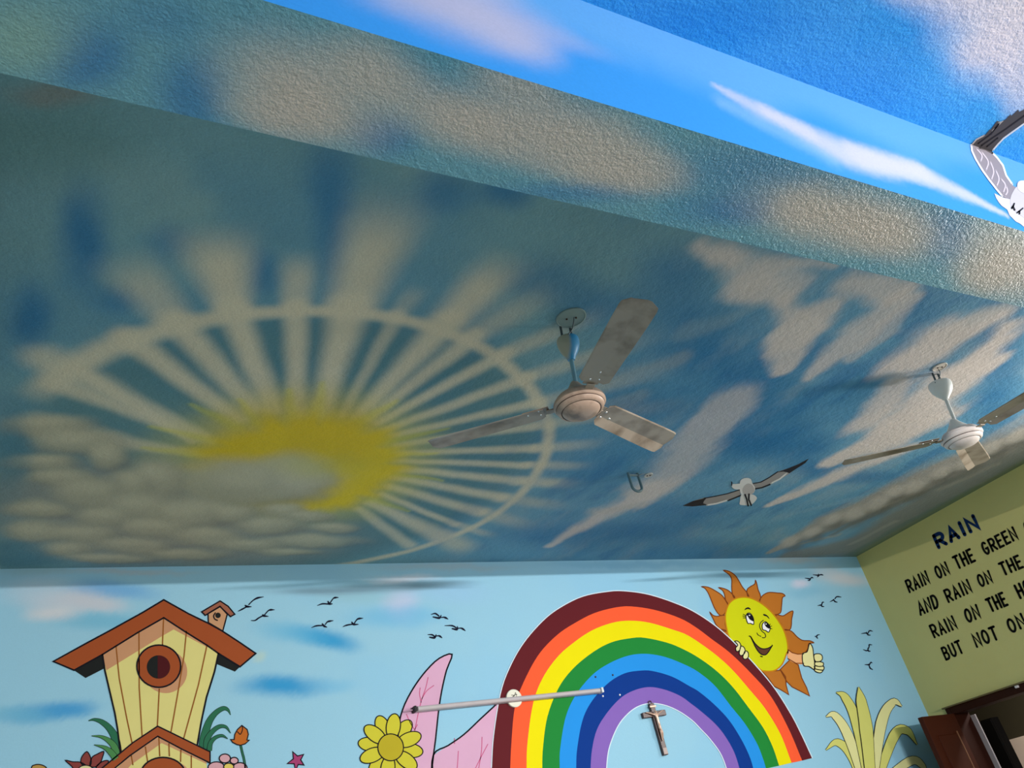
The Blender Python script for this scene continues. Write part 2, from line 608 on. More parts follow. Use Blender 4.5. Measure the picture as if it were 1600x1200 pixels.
# the heavy grey bank along the right wall
GB = (166, 158, 150)
S.stroke([(1205, 862), (1300, 815), (1390, 775), (1480, 735), (1600, 690), (1700, 640)], [.05, .17, .22, .26, .26, .26], GB, .95, soft=.35, tex=.8)
S.stroke([(1230, 868), (1350, 850), (1440, 790), (1540, 740), (1640, 700)], [.08, .26, .26, .26, .3], (142, 142, 136), .95, soft=.5, tex=.8)
for pts, w, c, a in [([(1300, 835), (1370, 800), (1440, 770)], [.03, .05, .03], (122, 124, 120), .7), ([(1330, 850), (1400, 815)], [.03, .03], (172, 166, 158), .6), ([(1380, 790), (1450, 762)], [.03, .04], (176, 168, 158), .7),
                     ([(1420, 780), (1500, 745)], [.03, .04], (120, 122, 116), .6), ([(1250, 850), (1310, 835)], [.02, .03], (174, 168, 158), .6), ([(1470, 765), (1560, 725)], [.03, .03], (170, 162, 152), .5),
                     ([(1330, 866), (1420, 815), (1520, 765)], [.05, .05, .05], (112, 132, 124), .7), ([(1500, 735), (1570, 705)], [.03, .03], (118, 120, 114), .5)]:
    S.stroke(pts, w, c, a, soft=.7)
for px, r_ in [((1235, 846), 16), ((1268, 832), 14), ((1300, 812), 17), ((1335, 803), 20), ((1372, 786), 18), ((1400, 768), 16), ((1430, 760), 20), ((1470, 738), 18), ((1510, 722), 20), ((1550, 700), 20), ((1590, 680), 22)]:
    S.blob((px[0] + 6, px[1] + 7), r_ * 1.1, r_ * .55, (118, 114, 106), .8, rot=-24, soft=.7)
    S.blob(px, r_, r_ * .42, (204, 194, 184), .8, rot=-24, soft=.6)
# green wall paint sprayed a little over the edge
S.lay(sstep(XR - .14, XR - .02, P[:, 0]) * .8, (120, 132, 92))
S.C *= (0.95 + 0.1 * fbm(P, 9, 91))[:, None]
ceil_mat = mural_mat('ceiling_mural_paint', spec=.15, grain=.07, bumps=((34.0, .0045), (110.0, .0018)))
sheet_object('ceiling', [(V, F, S.C, 0)], [ceil_mat])

# ================================================================== near bay ceiling
xs2 = np.concatenate([np.linspace(XL, 3.2, 300), np.linspace(3.25, XR, 40)])
ys2 = np.concatenate([np.linspace(YR, -.5, 20), np.linspace(-.45, BN, 110)])
P, V, F = grid_sheet(xs2, ys2, lambda q: np.stack([q[:, 0], q[:, 1], np.full(len(q), ZC)], -1), flip=True)
S = Spray(P, on_ceiling, lin((58, 170, 240)), seed=21, wob=0.02)
S.lay(sstep(.45, .7, fbm(P, 2.2, 71)) * .6, (100, 188, 246))
S.lay(sstep(.5, .72, fbm(P, 1.7, 75)) * .5, (34, 144, 224))
S.blob((1120, 30), 150, 30, (30, 138, 222), .5, soft=.8)
S.blob((1350, 140), 120, 50, (64, 160, 236), .5, soft=.8)
for px, rx, ry, a in [((1500, -10), 70, 36, .8), ((1560, 60), 70, 60, .9), ((1590, 130), 26, 50, .7), ((1440, -30), 60, 26, .6), ((1600, 10), 60, 70, .9), ((1540, 80), 40, 20, .6)]:
    S.blob(px, rx, ry, (246, 228, 232), a, soft=.9)
near_mat = mural_mat('near_ceiling_mural_paint', grain=.07, bumps=((42.0, .0035), (120.0, .0022)))
near = sheet_object('ceiling_near', [(V, F, S.C, 0)], [near_mat])

# ================================================================== beam across the room
xb = np.concatenate([np.linspace(XL, 3.6, 380), np.linspace(3.65, XR, 40)])
Pf, Vf, Ff = grid_sheet(xb, np.linspace(ZB, ZC, 46), lambda q: np.stack([q[:, 0], np.full(len(q), BN), q[:, 1]], -1))
S = Spray(Pf, on_beam_face, lin((50, 136, 208)), seed=31, wob=0.012)
S.lay(sstep(.35, .8, (Pf[:, 1] - ZB) / (ZC - ZB) + (fbm(Pf, 3, 77) - .5) * .5) * .75, (96, 156, 208))
for px, rx, ry, a, ro in [((740, 20), 110, 34, .95, 18), ((800, 60), 60, 22, .8, 25), ((700, -20), 90, 30, .9, 0), ((880, 60), 60, 12, .3, 20)]:
    S.blob(px, rx, ry, (172, 168, 190), a, rot=ro, soft=.95)
S.set_texture((1120, 135), (1560, 330), 3.0, 14.0, 301)
FCL = (188, 186, 202)
S.stroke([(1115, 132), (1180, 170), (1260, 205)], [.012, .03, .03], FCL, .7, soft=.9, tex=.8)
S.stroke([(1200, 178), (1320, 240), (1440, 268)], [.03, .055, .04], FCL, .85, soft=.9, tex=.8)
S.stroke([(1340, 240), (1450, 276), (1570, 334)], [.04, .042, .014], FCL, .85, soft=.85, tex=.6)
S.stroke([(1130, 160), (1300, 250)], [.03, .03], (130, 170, 214), .5, soft=.9)
Cf = S.C
Pu, Vu, Fu = grid_sheet(xb, np.linspace(BN, BF, 30), lambda q: np.stack([q[:, 0], q[:, 1], np.full(len(q), ZB)], -1), flip=True)
S = Spray(Pu, on_beam_under, lin((106, 160, 176)), seed=41, wob=0.012)
S.lay(sstep(.45, .65, fbm(Pu, 3.0, 83)) * .5, (78, 146, 176))
for px, rx, ry, a in [((130, 90), 60, 46, .85), ((300, 150), 50, 60, .7), ((250, 30), 60, 30, .3), ((600, 210), 46, 30, .65), ((1180, 270), 120, 44, .5), ((1150, 330), 70, 24, .7), ((900, 300), 100, 16, .5), ((1480, 370), 40, 40, .6)]:
    S.blob(px, rx, ry, (46, 118, 172), a, soft=.8)
S.blob((30, 60), 90, 60, (140, 176, 164), .8, soft=.8)
for px, rx, ry, a, ro in [((480, 150), 110, 60, .9, 25), ((580, 110), 70, 40, .7, 20), ((440, 180), 70, 30, .7, 10), ((730, 190), 120, 40, .85, 20), ((900, 220), 130, 50, .85, 20), ((1010, 260), 60, 30, .6, 20), ((940, 270), 70, 20, .7, 10), ((800, 130), 60, 22, .5, 20),
                          ((1320, 345), 110, 42, .9, 8), ((1390, 370), 60, 34, .8, 10), ((1580, 410), 70, 50, .95, 10), ((1540, 430), 40, 24, .7, 0), ((1250, 330), 40, 30, .6, 0)]:
    S.blob(px, rx, ry, (202, 186, 172), a, rot=ro, soft=.85)
Cu = S.C
Pk, Vk, Fk = grid_sheet(np.linspace(XL, XR, 60), np.linspace(ZB, ZC, 6), lambda q: np.stack([q[:, 0], np.full(len(q), BF), q[:, 1]], -1), flip=True)
Ck = np.zeros((len(Pk), 3)) + lin((124, 164, 176))
face_mat = mural_mat('beam_face_mural_paint', rough=.5, grain=.03, bumps=((70.0, .0005),))
under_mat = mural_mat('beam_underside_mural_paint', rough=.42, spec=.5, grain=.08, bumps=((72.0, .0042), (170.0, .0030)))
beam = sheet_object('beam', [(Vf, Ff, Cf, 0), (Vu, Fu, Cu, 1), (Vk, Fk, Ck, 0)], [face_mat, under_mat])
beam['label'] = 'deep ceiling beam painted with blue sky and pinkish clouds'

# ================================================================== back wall
xw = np.linspace(XL, XR, 400)
zw = np.concatenate([np.linspace(0, 1.6, 10), np.linspace(1.65, ZC, 130)])
P, V, F = grid_sheet(xw, zw, lambda q: np.stack([q[:, 0], np.full(len(q), YB), q[:, 1]], -1))
S = Spray(P, on_back, lin((148, 194, 216)), seed=51, wob=0.03, wscale=4)
S.lay(sstep(.5, .75, fbm(P, 1.8, 61)) * .3, (132, 188, 222))
for px, rx, ry, c, a, ro in [((115, 938), 60, 16, (194, 198, 208), .95, -4), ((150, 950), 40, 10, (196, 198, 208), .8, 0), ((80, 962), 34, 12, (204, 206, 212), .95, 0), ((60, 925), 50, 20, (190, 204, 218), .6, 0),
                             ((180, 925), 60, 12, (104, 164, 214), .8, 4), ((165, 975), 70, 12, (96, 172, 204), .6, 0), ((75, 1112), 64, 13, (72, 152, 202), .9, -8), ((20, 1118), 50, 12, (110, 176, 206), .6, 0), ((105, 1108), 34, 10, (66, 150, 206), .7, -5),
                             ((512, 998), 46, 13, (40, 146, 200), .95, 12), ((460, 988), 50, 14, (90, 172, 212), .6, 12), ((440, 1073), 56, 15, (40, 144, 200), .95, -2), ((520, 1070), 30, 10, (110, 178, 216), .5, 0),
                             ((628, 942), 22, 24, (190, 196, 222), .8, 0), ((620, 965), 60, 16, (100, 176, 218), .6, 0), ((630, 905), 44, 6, (214, 216, 226), .7, 0), ((560, 930), 60, 12, (140, 180, 190), .4, 0), ((700, 925), 60, 16, (150, 190, 224), .5, 0),
                             ((1320, 905), 34, 10, (196, 200, 206), .9, 6), ((1250, 912), 12, 6, (208, 204, 222), .8, 0), ((1260, 925), 30, 8, (120, 178, 208), .5, 0), ((1290, 893), 20, 10, (170, 186, 196), .5, 0),
                             ((410, 1025), 12, 8, (190, 204, 180), .5, -30), ((60, 892), 50, 6, (150, 176, 180), .5, 0), ((700, 885), 90, 5, (170, 178, 182), .45, 0), ((200, 896), 90, 4, (180, 178, 178), .5, 0), ((1000, 882), 120, 5, (110, 164, 196), .5, 0), ((1240, 876), 40, 5, (180, 178, 178), .6, 0)]:
    S.blob(px, rx, ry, c, a, rot=ro, soft=.75)
# thin soft grey-blue streaks under the ceiling
S.stroke([(380, 924), (520, 924), (640, 917), (745, 908)], [.012, .022, .024, .012], (122, 154, 172), .9, soft=.9, wob=False, fade=(.3, .25))
S.stroke([(1090, 899), (1200, 898), (1285, 896)], [.012, .03, .03], (112, 154, 176), .8, soft=.9, wob=False, fade=(.3, .2))
wall_mat = mural_mat('back_wall_mural_paint', rough=.55, spec=.1, grain=.025, gscale=220, bumps=((90.0, .0006),))
sheet_object('wall_back', [(V, F, S.C, 0)], [wall_mat])
# ================================================================== remaining shell
PLAIN_GREEN = (206, 194, 124)
# right wall with the doorway (opening from the jamb at DY1 towards the viewer)
DY0, DY1, DZ = 2.75, 4.105, EYE + 0.50
m_green = mat('right_wall_green_paint', PLAIN_GREEN, rough=.6, vary=.05, scale=5, bump=.0008, bscale=80)
TW = 0.18


def wall_boxes(name, boxes, material):
    bm = bmesh.new()
    for lo, hi in boxes:
        bm_box(bm, lo, hi)
    o = link_bm(name, bm, material)
    o['kind'] = 'structure'
    return o


wall_boxes('wall_right', [((XR, YR, 0), (XR + TW, DY0, ZC)), ((XR, DY1, 0), (XR + TW, YB, ZC)), ((XR, DY0, DZ), (XR + TW, DY1, ZC))], m_green)
wall_boxes('wall_left', [((XL - .1, YR, 0), (XL, YB, ZC))], mat('left_wall_paint', (196, 206, 204), rough=.6))
wall_boxes('wall_rear', [((XL - .1, YR - .1, 0), (XR + TW, YR, ZC))], mat('rear_wall_paint', (206, 204, 190), rough=.6))
wall_boxes('floor', [((XL - .1, YR - .1, -.1), (XR + 2.2, YB + 2.3, 0))], mat('floor_stone', (168, 158, 142), rough=.4, scale=3))
# ================================================================== painted figures: thin layers of paint on the wall planes
def catmull(pts, closed=False, n=8):
    pts = [np.array(p_, float) for p_ in pts]
    m_ = len(pts)
    out = []
    rng = range(m_ if closed else m_ - 1)
    for i in rng:
        p1, p2 = pts[i % m_], pts[(i + 1) % m_]
        p0 = pts[(i - 1) % m_] if (closed or i > 0) else 2 * p1 - p2
        p3 = pts[(i + 2) % m_] if (closed or i < m_ - 2) else 2 * p2 - p1
        for k in range(n):
            t = k / n
            out.append(0.5 * (2 * p1 + (p2 - p0) * t + (2 * p0 - 5 * p1 + 4 * p2 - p3) * t * t + (3 * p1 - p0 - 3 * p2 + p3) * t ** 3))
    if not closed:
        out.append(pts[-1])
    return out


def ell(cx, cy, rx, ry, rot=0, n=36, a0=0, a1=360):
    cr, sr = math.cos(math.radians(rot)), math.sin(math.radians(rot))
    full = abs(a1 - a0) >= 360
    out = []
    for k in range(n if full else n + 1):
        t = math.radians(a0 + (a1 - a0) * k / n)
        u, v = rx * math.cos(t), ry * math.sin(t)
        out.append((cx + u * cr - v * sr, cy + u * sr + v * cr))
    return out


def ribbon(pts, w, closed=False, cap=False):
    """polygon(s) of a brush line of width w (number or list)."""
    pts = [np.array(p_, float) for p_ in pts]
    n = len(pts)
    ws = list(w) if isinstance(w, (list, tuple)) else [w] * n
    if len(ws) != n:
        ws = [float(np.interp(i / (n - 1), np.linspace(0, 1, len(ws)), ws)) for i in range(n)]
    Lp, Rp = [], []
    for i in range(n):
        a = pts[(i - 1) % n] if (closed or i > 0) else pts[i]
        b = pts[(i + 1) % n] if (closed or i < n - 1) else pts[i]
        t0 = pts[i] - a
        t1 = b - pts[i]
        l0, l1 = np.linalg.norm(t0), np.linalg.norm(t1)
        t0 = t0 / l0 if l0 > 1e-9 else t1 / max(l1, 1e-9)
        t1 = t1 / l1 if l1 > 1e-9 else t0
        t = t0 + t1
        t = t / max(np.linalg.norm(t), 1e-6)
        nrm = np.array([-t[1], t[0]])
        k = 1 / max(0.5, abs(nrm @ np.array([-t1[1], t1[0]])))
        Lp.append(pts[i] + nrm * ws[i] / 2 * k)
        Rp.append(pts[i] - nrm * ws[i] / 2 * k)
    polys = []
    for i in range(n if closed else n - 1):
        j = (i + 1) % n
        polys.append([Lp[i], Lp[j], Rp[j], Rp[i]])
    if cap:
        for i in (0, n - 1):
            polys.append([tuple(q) for q in ell(pts[i][0], pts[i][1], ws[i] / 2, ws[i] / 2, n=12)])
    return polys


LINEW = 1.4
SURF = {
    'back': (on_back, lambda q, d_: (q[0], YB - d_, q[1])),
    'right': (on_right, lambda q, d_: (XR - d_, q[0], q[1])),
    'ceil': (on_ceiling, lambda q, d_: (q[0], q[1], ZC - d_)),
    'face': (on_beam_face, lambda q, d_: (q[0], BN - d_, q[1])),
}


def fill(name, surf, polys, material, parent=None, layer=0, plane=False, quads=False):
    """One part of a painted figure. polys are survey points on the surface (or plane metres when plane=True)."""
    mp, put = SURF[surf]
    z0 = 0.0003 + 0.0007 * layer
    z1 = z0 + 0.0006
    V, F = [], []
    for pl in polys:
        A = np.array([tuple(q) for q in pl], float)
        if not plane:
            A = mp(A)
        keep = [k for k in range(len(A)) if np.linalg.norm(A[k] - A[k - 1]) > 1e-6]
        A = A[keep]
        n = len(A)
        if n < 3:
            continue
        area2 = float(np.sum(A[:, 0] * np.roll(A[:, 1], -1) - np.roll(A[:, 0], -1) * A[:, 1]))
        # is a counter-clockwise outline seen from inside the room?
        e0, e1, e2 = (Vector(put(q, 0)) for q in ((0, 0), (1, 0), (0, 1)))
        nv = Vector(put((0, 0), 1)) - e0
        if ((e1 - e0).cross(e2 - e0).dot(nv) > 0) != (area2 > 0):
            A = A[::-1]
        off = len(V)
        V += [put(q, z1) for q in A] + [put(q, z0) for q in A]
        for t in tessellate_polygon([[Vector((q[0], q[1], 0)) for q in A]]):
            a_, b_, c_ = (Vector(V[off + k]) for k in t)
            if (b_ - a_).cross(c_ - a_).dot(nv) < 0:
                t = t[::-1]
            F.append([off + k for k in t])
            F.append([off + n + k for k in t[::-1]])
        for k in range(n):
            k2 = (k + 1) % n
            F.append([off + k, off + n + k, off + n + k2, off + k2])
    return link_mesh(name, V, F, material, parent)


def line(name, surf, paths, w, material, parent=None, layer=2, closed=False, cap=True):
    polys = []
    for pth in paths:
        w2 = [q * LINEW for q in w] if isinstance(w, (list, tuple)) else w * LINEW
        polys += ribbon(pth, w2, closed, cap and not closed)
    return fill(name, surf, polys, material, parent, layer)


def paint(name, rgb, **k):
    k.setdefault('rough', .6)
    k.setdefault('spec', .06)
    k.setdefault('vary', .05)
    k.setdefault('scale', 9)
    return mat(name, rgb, **k)


def Z(x0, y0, s, pts):
    return [(x0 + x / s, y0 + y / s) for x, y in pts]


def figure(name, label, cat, group=None, at=None):
    e = empty(name, at or (0, 0, 0))
    tag(e, label, cat, group, 'thing')
    return e


def fig_at(surf, px):
    """world base point of a figure."""
    mp, put = SURF[surf]
    return put(mp(np.array(px, float)), 0.0003)


def rebase(e):
    """move a figure's Empty onto its parts without moving them."""
    kids = [o for o in bpy.data.objects if o.parent == e]
    pts = [v.co for o in kids if o.type == 'MESH' for v in o.data.vertices]
    if not pts:
        return
    c = Vector((sum(v.x for v in pts) / len(pts), sum(v.y for v in pts) / len(pts), min(v.z for v in pts)))
    e.location = c
    for o in kids:
        o.data.transform(Matrix.Translation(-c))
        sub = [q for q in bpy.data.objects if q.parent == o]
        for q in sub:
            q.data.transform(Matrix.Translation(-c))


INK = paint('black_line_paint', (22, 20, 28))
BROWNLINE = paint('brown_line_paint', (126, 62, 26))
WHITE = paint('white_paint', (236, 232, 236))

# ---------------------------------------------------------------- rainbow
L3 = (700, 900, 4.0)
E = [
    Z(*L3, [(262, 1330), (270, 1200), (283, 1000), (325, 740), (380, 580), (470, 420), (600, 272), (720, 185), (850, 125), (1000, 97), (1100, 94), (1250, 115), (1420, 170)]) + [(1088, 958), (1125, 984), (1162, 1020), (1205, 1069), (1235, 1115), (1253, 1150), (1269, 1184.5)],
    Z(*L3, [(385, 1330), (388, 1200), (395, 1050), (415, 830), (460, 690), (560, 500), (680, 370), (800, 290), (920, 230), (1060, 195), (1160, 192), (1300, 215), (1450, 265)]) + [(1087.5, 980.6), (1112, 999), (1140, 1020), (1173, 1052), (1204, 1088), (1232, 1139), (1253, 1188.5)],
    Z(*L3, [(488, 1330), (490, 1200), (495, 1050), (530, 800), (590, 640), (680, 510), (780, 420), (900, 340), (1030, 292), (1140, 280), (1260, 293), (1400, 335)]) + [(1072.5, 992), (1098.8, 1008.8), (1125, 1029), (1147, 1050), (1172, 1079), (1195, 1107), (1219, 1147), (1236.5, 1192)],
    Z(*L3, [(587, 1330), (588, 1200), (592, 1080), (620, 880), (690, 700), (780, 580), (900, 480), (1020, 415), (1150, 388), (1230, 387), (1360, 415)]) + [(1062, 1012), (1090, 1027), (1120, 1049), (1145, 1074), (1168, 1104), (1192, 1137), (1207, 1167), (1217, 1196.5)],
    Z(*L3, [(697, 1330), (697, 1200), (700, 1080), (735, 880), (800, 740), (900, 620), (1000, 550), (1120, 500), (1230, 487), (1350, 505), (1480, 555)]) + [(1092, 1051), (1117, 1072), (1142, 1104), (1163, 1130), (1182, 1161), (1192, 1186), (1196.5, 1201)],
    Z(*L3, [(800, 1330), (800, 1200), (806, 1080), (840, 900), (900, 780), (1000, 670), (1100, 610), (1200, 592), (1280, 595), (1400, 630), (1510, 690)]) + [(1092, 1081), (1117, 1102), (1140, 1127), (1160, 1159), (1172, 1185), (1178, 1206)],
    Z(*L3, [(889, 1330), (890, 1200), (900, 1080), (930, 960), (990, 860), (1070, 770), (1150, 720), (1250, 695), (1350, 710), (1450, 750), (1520, 800)]) + [(1093, 1110), (1115, 1129), (1131, 1148), (1147, 1176), (1158, 1211)],
    Z(*L3, [(988, 1330), (990, 1200), (1005, 1080), (1050, 960), (1100, 885), (1170, 825), (1250, 798), (1340, 805), (1430, 840), (1520, 900)]) + [(1095, 1140), (1109, 1155), (1125, 1177), (1134, 1199), (1138, 1216)],
]
E = [catmull(e_, n=6) for e_ in E]


def resample(pts, n):
    A = np.array(pts)
    s_ = np.r_[0, np.cumsum(np.linalg.norm(np.diff(A, axis=0), axis=1))]
    t = np.linspace(0, s_[-1], n)
    return np.stack([np.interp(t, s_, A[:, 0]), np.interp(t, s_, A[:, 1])], -1)


rb = figure('painted_rainbow', 'big seven-band rainbow arch painted across the light blue end wall', 'rainbow')
for k, (nm, c) in enumerate([('maroon', (96, 30, 36)), ('orange', (250, 92, 52)), ('yellow', (232, 216, 8)), ('green', (32, 130, 54)), ('blue', (38, 142, 222)), ('navy', (8, 54, 134)), ('violet', (132, 98, 178))]):
    a, b = resample(E[k], 90), resample(E[k + 1], 90)
    o = fill('stripe', 'back', [[a[i], a[i + 1], b[i + 1], b[i]] for i in range(89)], paint('rainbow_%s_paint' % nm, c, vary=.03), rb, 2)
    o['label'] = nm + ' band of the rainbow'
line('edge_line', 'back', [E[0], E[7]], 1.0, paint('rainbow_pale_edge', (214, 226, 236)), rb, 3, cap=False)
rebase(rb)

# ---------------------------------------------------------------- smiling sun behind the rainbow
sun = figure('painted_sun', 'smiling yellow cartoon sun with orange flames leaning on the rainbow', 'sun')
L = (1090, 880, 8.0)
FL = [
    [(50, 293), (130, 300), (220, 345), (300, 400), (345, 460), (378, 520), (345, 620), (300, 655), (260, 635), (210, 560), (165, 450), (130, 370), (90, 315)],
    [(262, 306), (320, 315), (380, 340), (430, 385), (465, 440), (400, 505), (378, 510), (350, 465), (335, 390), (310, 340)],
    [(322, 90), (400, 105), (470, 155), (520, 230), (560, 300), (610, 360), (640, 430), (560, 450), (470, 445), (435, 390), (425, 300), (425, 200), (390, 140)],
    [(722, 215), (740, 260), (755, 330), (785, 410), (772, 475), (700, 460), (635, 430), (615, 360), (625, 320), (665, 290), (715, 258)],
    [(1092, 410), (1060, 380), (1000, 373), (900, 365), (840, 385), (800, 420), (775, 480), (860, 560), (960, 645), (1010, 635), (1040, 610), (1050, 520), (1060, 430)],
    [(1192, 603), (1150, 610), (1110, 635), (1060, 660), (970, 645), (1040, 760), (1080, 830), (1150, 832), (1170, 780), (1175, 700)],
    [(1450, 995), (1400, 970), (1310, 965), (1240, 920), (1170, 850), (1080, 835), (1110, 940), (1125, 1080), (1200, 1135), (1290, 1140), (1350, 1110), (1380, 1060), (1390, 1005)],
    [(150, 612), (190, 650), (240, 665), (290, 655), (345, 660), (345, 760), (360, 850), (290, 830), (230, 770), (190, 690)],
    [(290, 828), (360, 850), (400, 945), (340, 880)],
]
FL2 = Z(1050, 870, 5.333, [(1145, 1160), (1120, 1090), (1080, 1010), (1050, 900), (980, 860), (900, 940), (955, 1040), (1000, 1085), (1060, 1115)])
FL3 = Z(1050, 870, 5.333, [(972, 1150), (950, 1070), (945, 1000), (905, 945), (820, 955), (745, 950), (800, 1010), (850, 1080), (900, 1105)])
RAYP = paint('sun_flame_paint', (184, 110, 40))
RED = paint('sun_flame_outline', (120, 58, 22))
for kf, q in enumerate([Z(*L, f_) for f_ in FL] + [FL2, FL3]):
    sm = catmull(q, True, 3) if kf < len(FL) else q
    o = fill('flame', 'back', [sm], RAYP, sun, -.3 + kf * .06)
    ln = line('outline', 'back', [sm], 1.1, RED, o, .4 + kf * .06, closed=True)
FACE = catmull(Z(*L, [(345, 700), (352, 610), (390, 510), (460, 450), (560, 425), (670, 440), (790, 500), (900, 590), (1000, 710), (1080, 850), (1122, 1000), (1125, 1120)]) + Z(1050, 870, 5.333, [(955, 800), (920, 890), (860, 945), (790, 955), (740, 945), (650, 860), (560, 760), (480, 680), (455, 600)]), True, 4)
o = fill('face', 'back', [FACE], paint('sun_face_paint', (206, 206, 20)), sun, 1)
line('outline', 'back', [FACE], 1.5, paint('sun_face_outline', (196, 128, 24)), o, 2, closed=True)
LF = (1130, 930, 13.333)
for q in ([(440, 315), (460, 275), (510, 255), (550, 270), (575, 305), (550, 300), (510, 290), (475, 300)], [(825, 405), (850, 395), (900, 415), (940, 455), (960, 500), (930, 475), (900, 445), (850, 432)]):
    fill('eyebrow', 'back', [catmull(Z(*LF, q), True, 4)], INK, sun, 3)
for q, iris, glint, lashes in (
    ([(490, 390), (540, 375), (590, 420), (625, 500), (628, 610), (560, 590), (510, 590), (480, 520), (470, 450)], [(480, 400), (530, 385), (580, 420), (615, 490), (620, 545), (580, 530), (540, 500), (510, 450)], (540, 425, 18, 10), [[(470, 430), (410, 400)], [(470, 455), (400, 435)], [(475, 480), (410, 475)]]),
    ([(820, 590), (870, 555), (920, 590), (960, 640), (970, 700), (940, 775), (880, 740), (820, 720), (805, 650)], [(850, 580), (890, 570), (930, 610), (960, 650), (955, 700), (910, 680), (870, 640)], (885, 605, 14, 12), [[(950, 640), (975, 605)], [(965, 660), (1005, 645)], [(965, 690), (1010, 705)]])):
    w_ = catmull(Z(*LF, q), True, 4)
    o = fill('eye', 'back', [w_], WHITE, sun, 3)
    fill('iris', 'back', [catmull(Z(*LF, iris), True, 4)], INK, o, 4)
    fill('glint', 'back', [Z(*LF, ell(*glint))], WHITE, o, 5)
    line('outline', 'back', [w_], .9, INK, o, 5, closed=True)
    line('eyelash', 'back', [Z(*LF, q2) for q2 in lashes], .7, INK, o, 4)
line('nose', 'back', [catmull(Z(*LF, [(830, 525), (770, 580), (755, 660), (800, 750), (860, 800), (880, 860), (850, 890), (810, 885)]), n=5), catmull(Z(*LF, [(700, 790), (715, 825), (740, 840)]), n=4), Z(*LF, [(755, 850), (780, 860)])], .9, INK, sun, 3)
L4 = (1050, 870, 5.333)
o = fill('mouth', 'back', [catmull(Z(*L4, [(650, 665), (690, 725), (740, 765), (790, 765), (830, 745), (800, 790), (775, 815), (740, 808), (700, 760), (670, 710)]), True, 4)], paint('mouth_brown_paint', (96, 58, 40)), sun, 3)
line('outline', 'back', [catmull(Z(*L4, [(640, 662), (655, 670), (690, 725), (740, 765), (790, 765), (830, 745), (832, 738)]), n=4), catmull(Z(*L4, [(655, 670), (700, 765), (740, 812), (775, 818), (800, 795), (830, 745)]), n=4), Z(*L4, [(735, 830), (750, 834)])], 1.1, INK, o, 5)
GLOVE = paint('glove_cream_paint', (228, 220, 158))
arm = fill('arm', 'back', [catmull(Z(*L4, [(965, 775), (1000, 800), (1045, 812), (1095, 810), (1095, 890), (1030, 890), (965, 850)]), True, 3)], paint('arm_peach_paint', (236, 170, 120)), sun, 2)
line('outline', 'back', [Z(*L4, [(965, 775), (1000, 800), (1045, 812), (1095, 810)]), Z(*L4, [(965, 850), (1030, 888), (1095, 888)])], 1.0, RED, arm, 3)
hand = [[(1085, 810), (1105, 800), (1125, 790), (1138, 740), (1148, 723), (1170, 760), (1178, 830), (1185, 880), (1185, 940), (1140, 915), (1100, 910), (1085, 870)],
        [(1180, 820), (1215, 808), (1245, 820), (1250, 855), (1225, 875), (1190, 870)], [(1190, 880), (1225, 875), (1258, 885), (1255, 910), (1220, 915), (1187, 905)],
        [(1187, 908), (1220, 915), (1262, 915), (1258, 945), (1210, 940), (1185, 930)], [(1182, 935), (1215, 942), (1255, 948), (1235, 968), (1195, 958)]]
hd = fill('thumbs_up_hand', 'back', [catmull(Z(*L4, h_), True, 3) for h_ in hand], GLOVE, sun, 3)
for h_ in hand:
    line('outline', 'back', [catmull(Z(*L4, h_), True, 3)], 1.0, INK, hd, 4, closed=True)
fing = [[(520, 705), (545, 705), (570, 735), (560, 780), (535, 790), (528, 760), (545, 740), (535, 722)], [(572, 745), (600, 760), (605, 800), (575, 825), (558, 810), (562, 780)], [(608, 785), (632, 800), (632, 840), (605, 855), (588, 840), (595, 810)]]
hd = fill('gripping_hand', 'back', [catmull(Z(*L4, h_), True, 3) for h_ in fing], GLOVE, sun, 4)
for h_ in fing:
    line('outline', 'back', [catmull(Z(*L4, h_), True, 3)], 1.0, INK, hd, 5, closed=True)
rebase(sun)

# ---------------------------------------------------------------- painted birdhouses
LB = (0, 900, 4.0)
BOARD = paint('birdhouse_yellow_paint', (214, 202, 128))
ROOF = paint('birdhouse_roof_paint', (156, 76, 40))
ROOF2 = paint('small_birdhouse_roof_paint', (150, 92, 72))  # duller brown for the roof of the tiny birdhouse
PINK = paint('birdhouse_pink_band_paint', (192, 140, 104))
BLACKP = paint('birdhouse_black_paint', (30, 32, 32))
HOLE = paint('birdhouse_hole_paint', (74, 22, 26))
OCHRE = paint('plank_line_paint', (142, 84, 34))


def outl(name, pts, w, parent, layer, closed=True, sm=0, m_=None):
    q = catmull(pts, closed, sm) if sm else [tuple(p_) for p_ in pts]
    return line(name, 'back', [q], w, m_ or INK, parent, layer, closed=closed)


bh = figure('painted_birdhouse', 'tall yellow plank birdhouse with wide brown roof painted on the wall', 'birdhouse')
front = Z(*LB, [(640, 492), (655, 590), (690, 740), (718, 860), (735, 960), (752, 1105), (985, 1110), (1232, 1060), (1260, 900), (1290, 760), (1340, 600), (1365, 485), (1290, 432), (1150, 345), (1023, 262), (860, 355)])
w_ = fill('plank_front', 'back', [front], BOARD, bh, 1)
fill('eave_band', 'back', [Z(*LB, [(640, 492), (860, 355), (1023, 262), (1290, 432), (1288, 442), (1085, 335), (1020, 372), (860, 470), (665, 590)])], PINK, w_, 2)
line('plank_line', 'back', [Z(*LB, q) for q in ([(725, 440), (745, 640), (790, 880), (828, 1058)], [(868, 352), (870, 700), (888, 1005)], [(1022, 265), (1015, 430)], [(995, 708), (983, 945)], [(1165, 345), (1150, 500), (1110, 740), (1068, 978)], [(1293, 435), (1240, 680), (1148, 1015)])], 1.4, OCHRE, w_, 3)
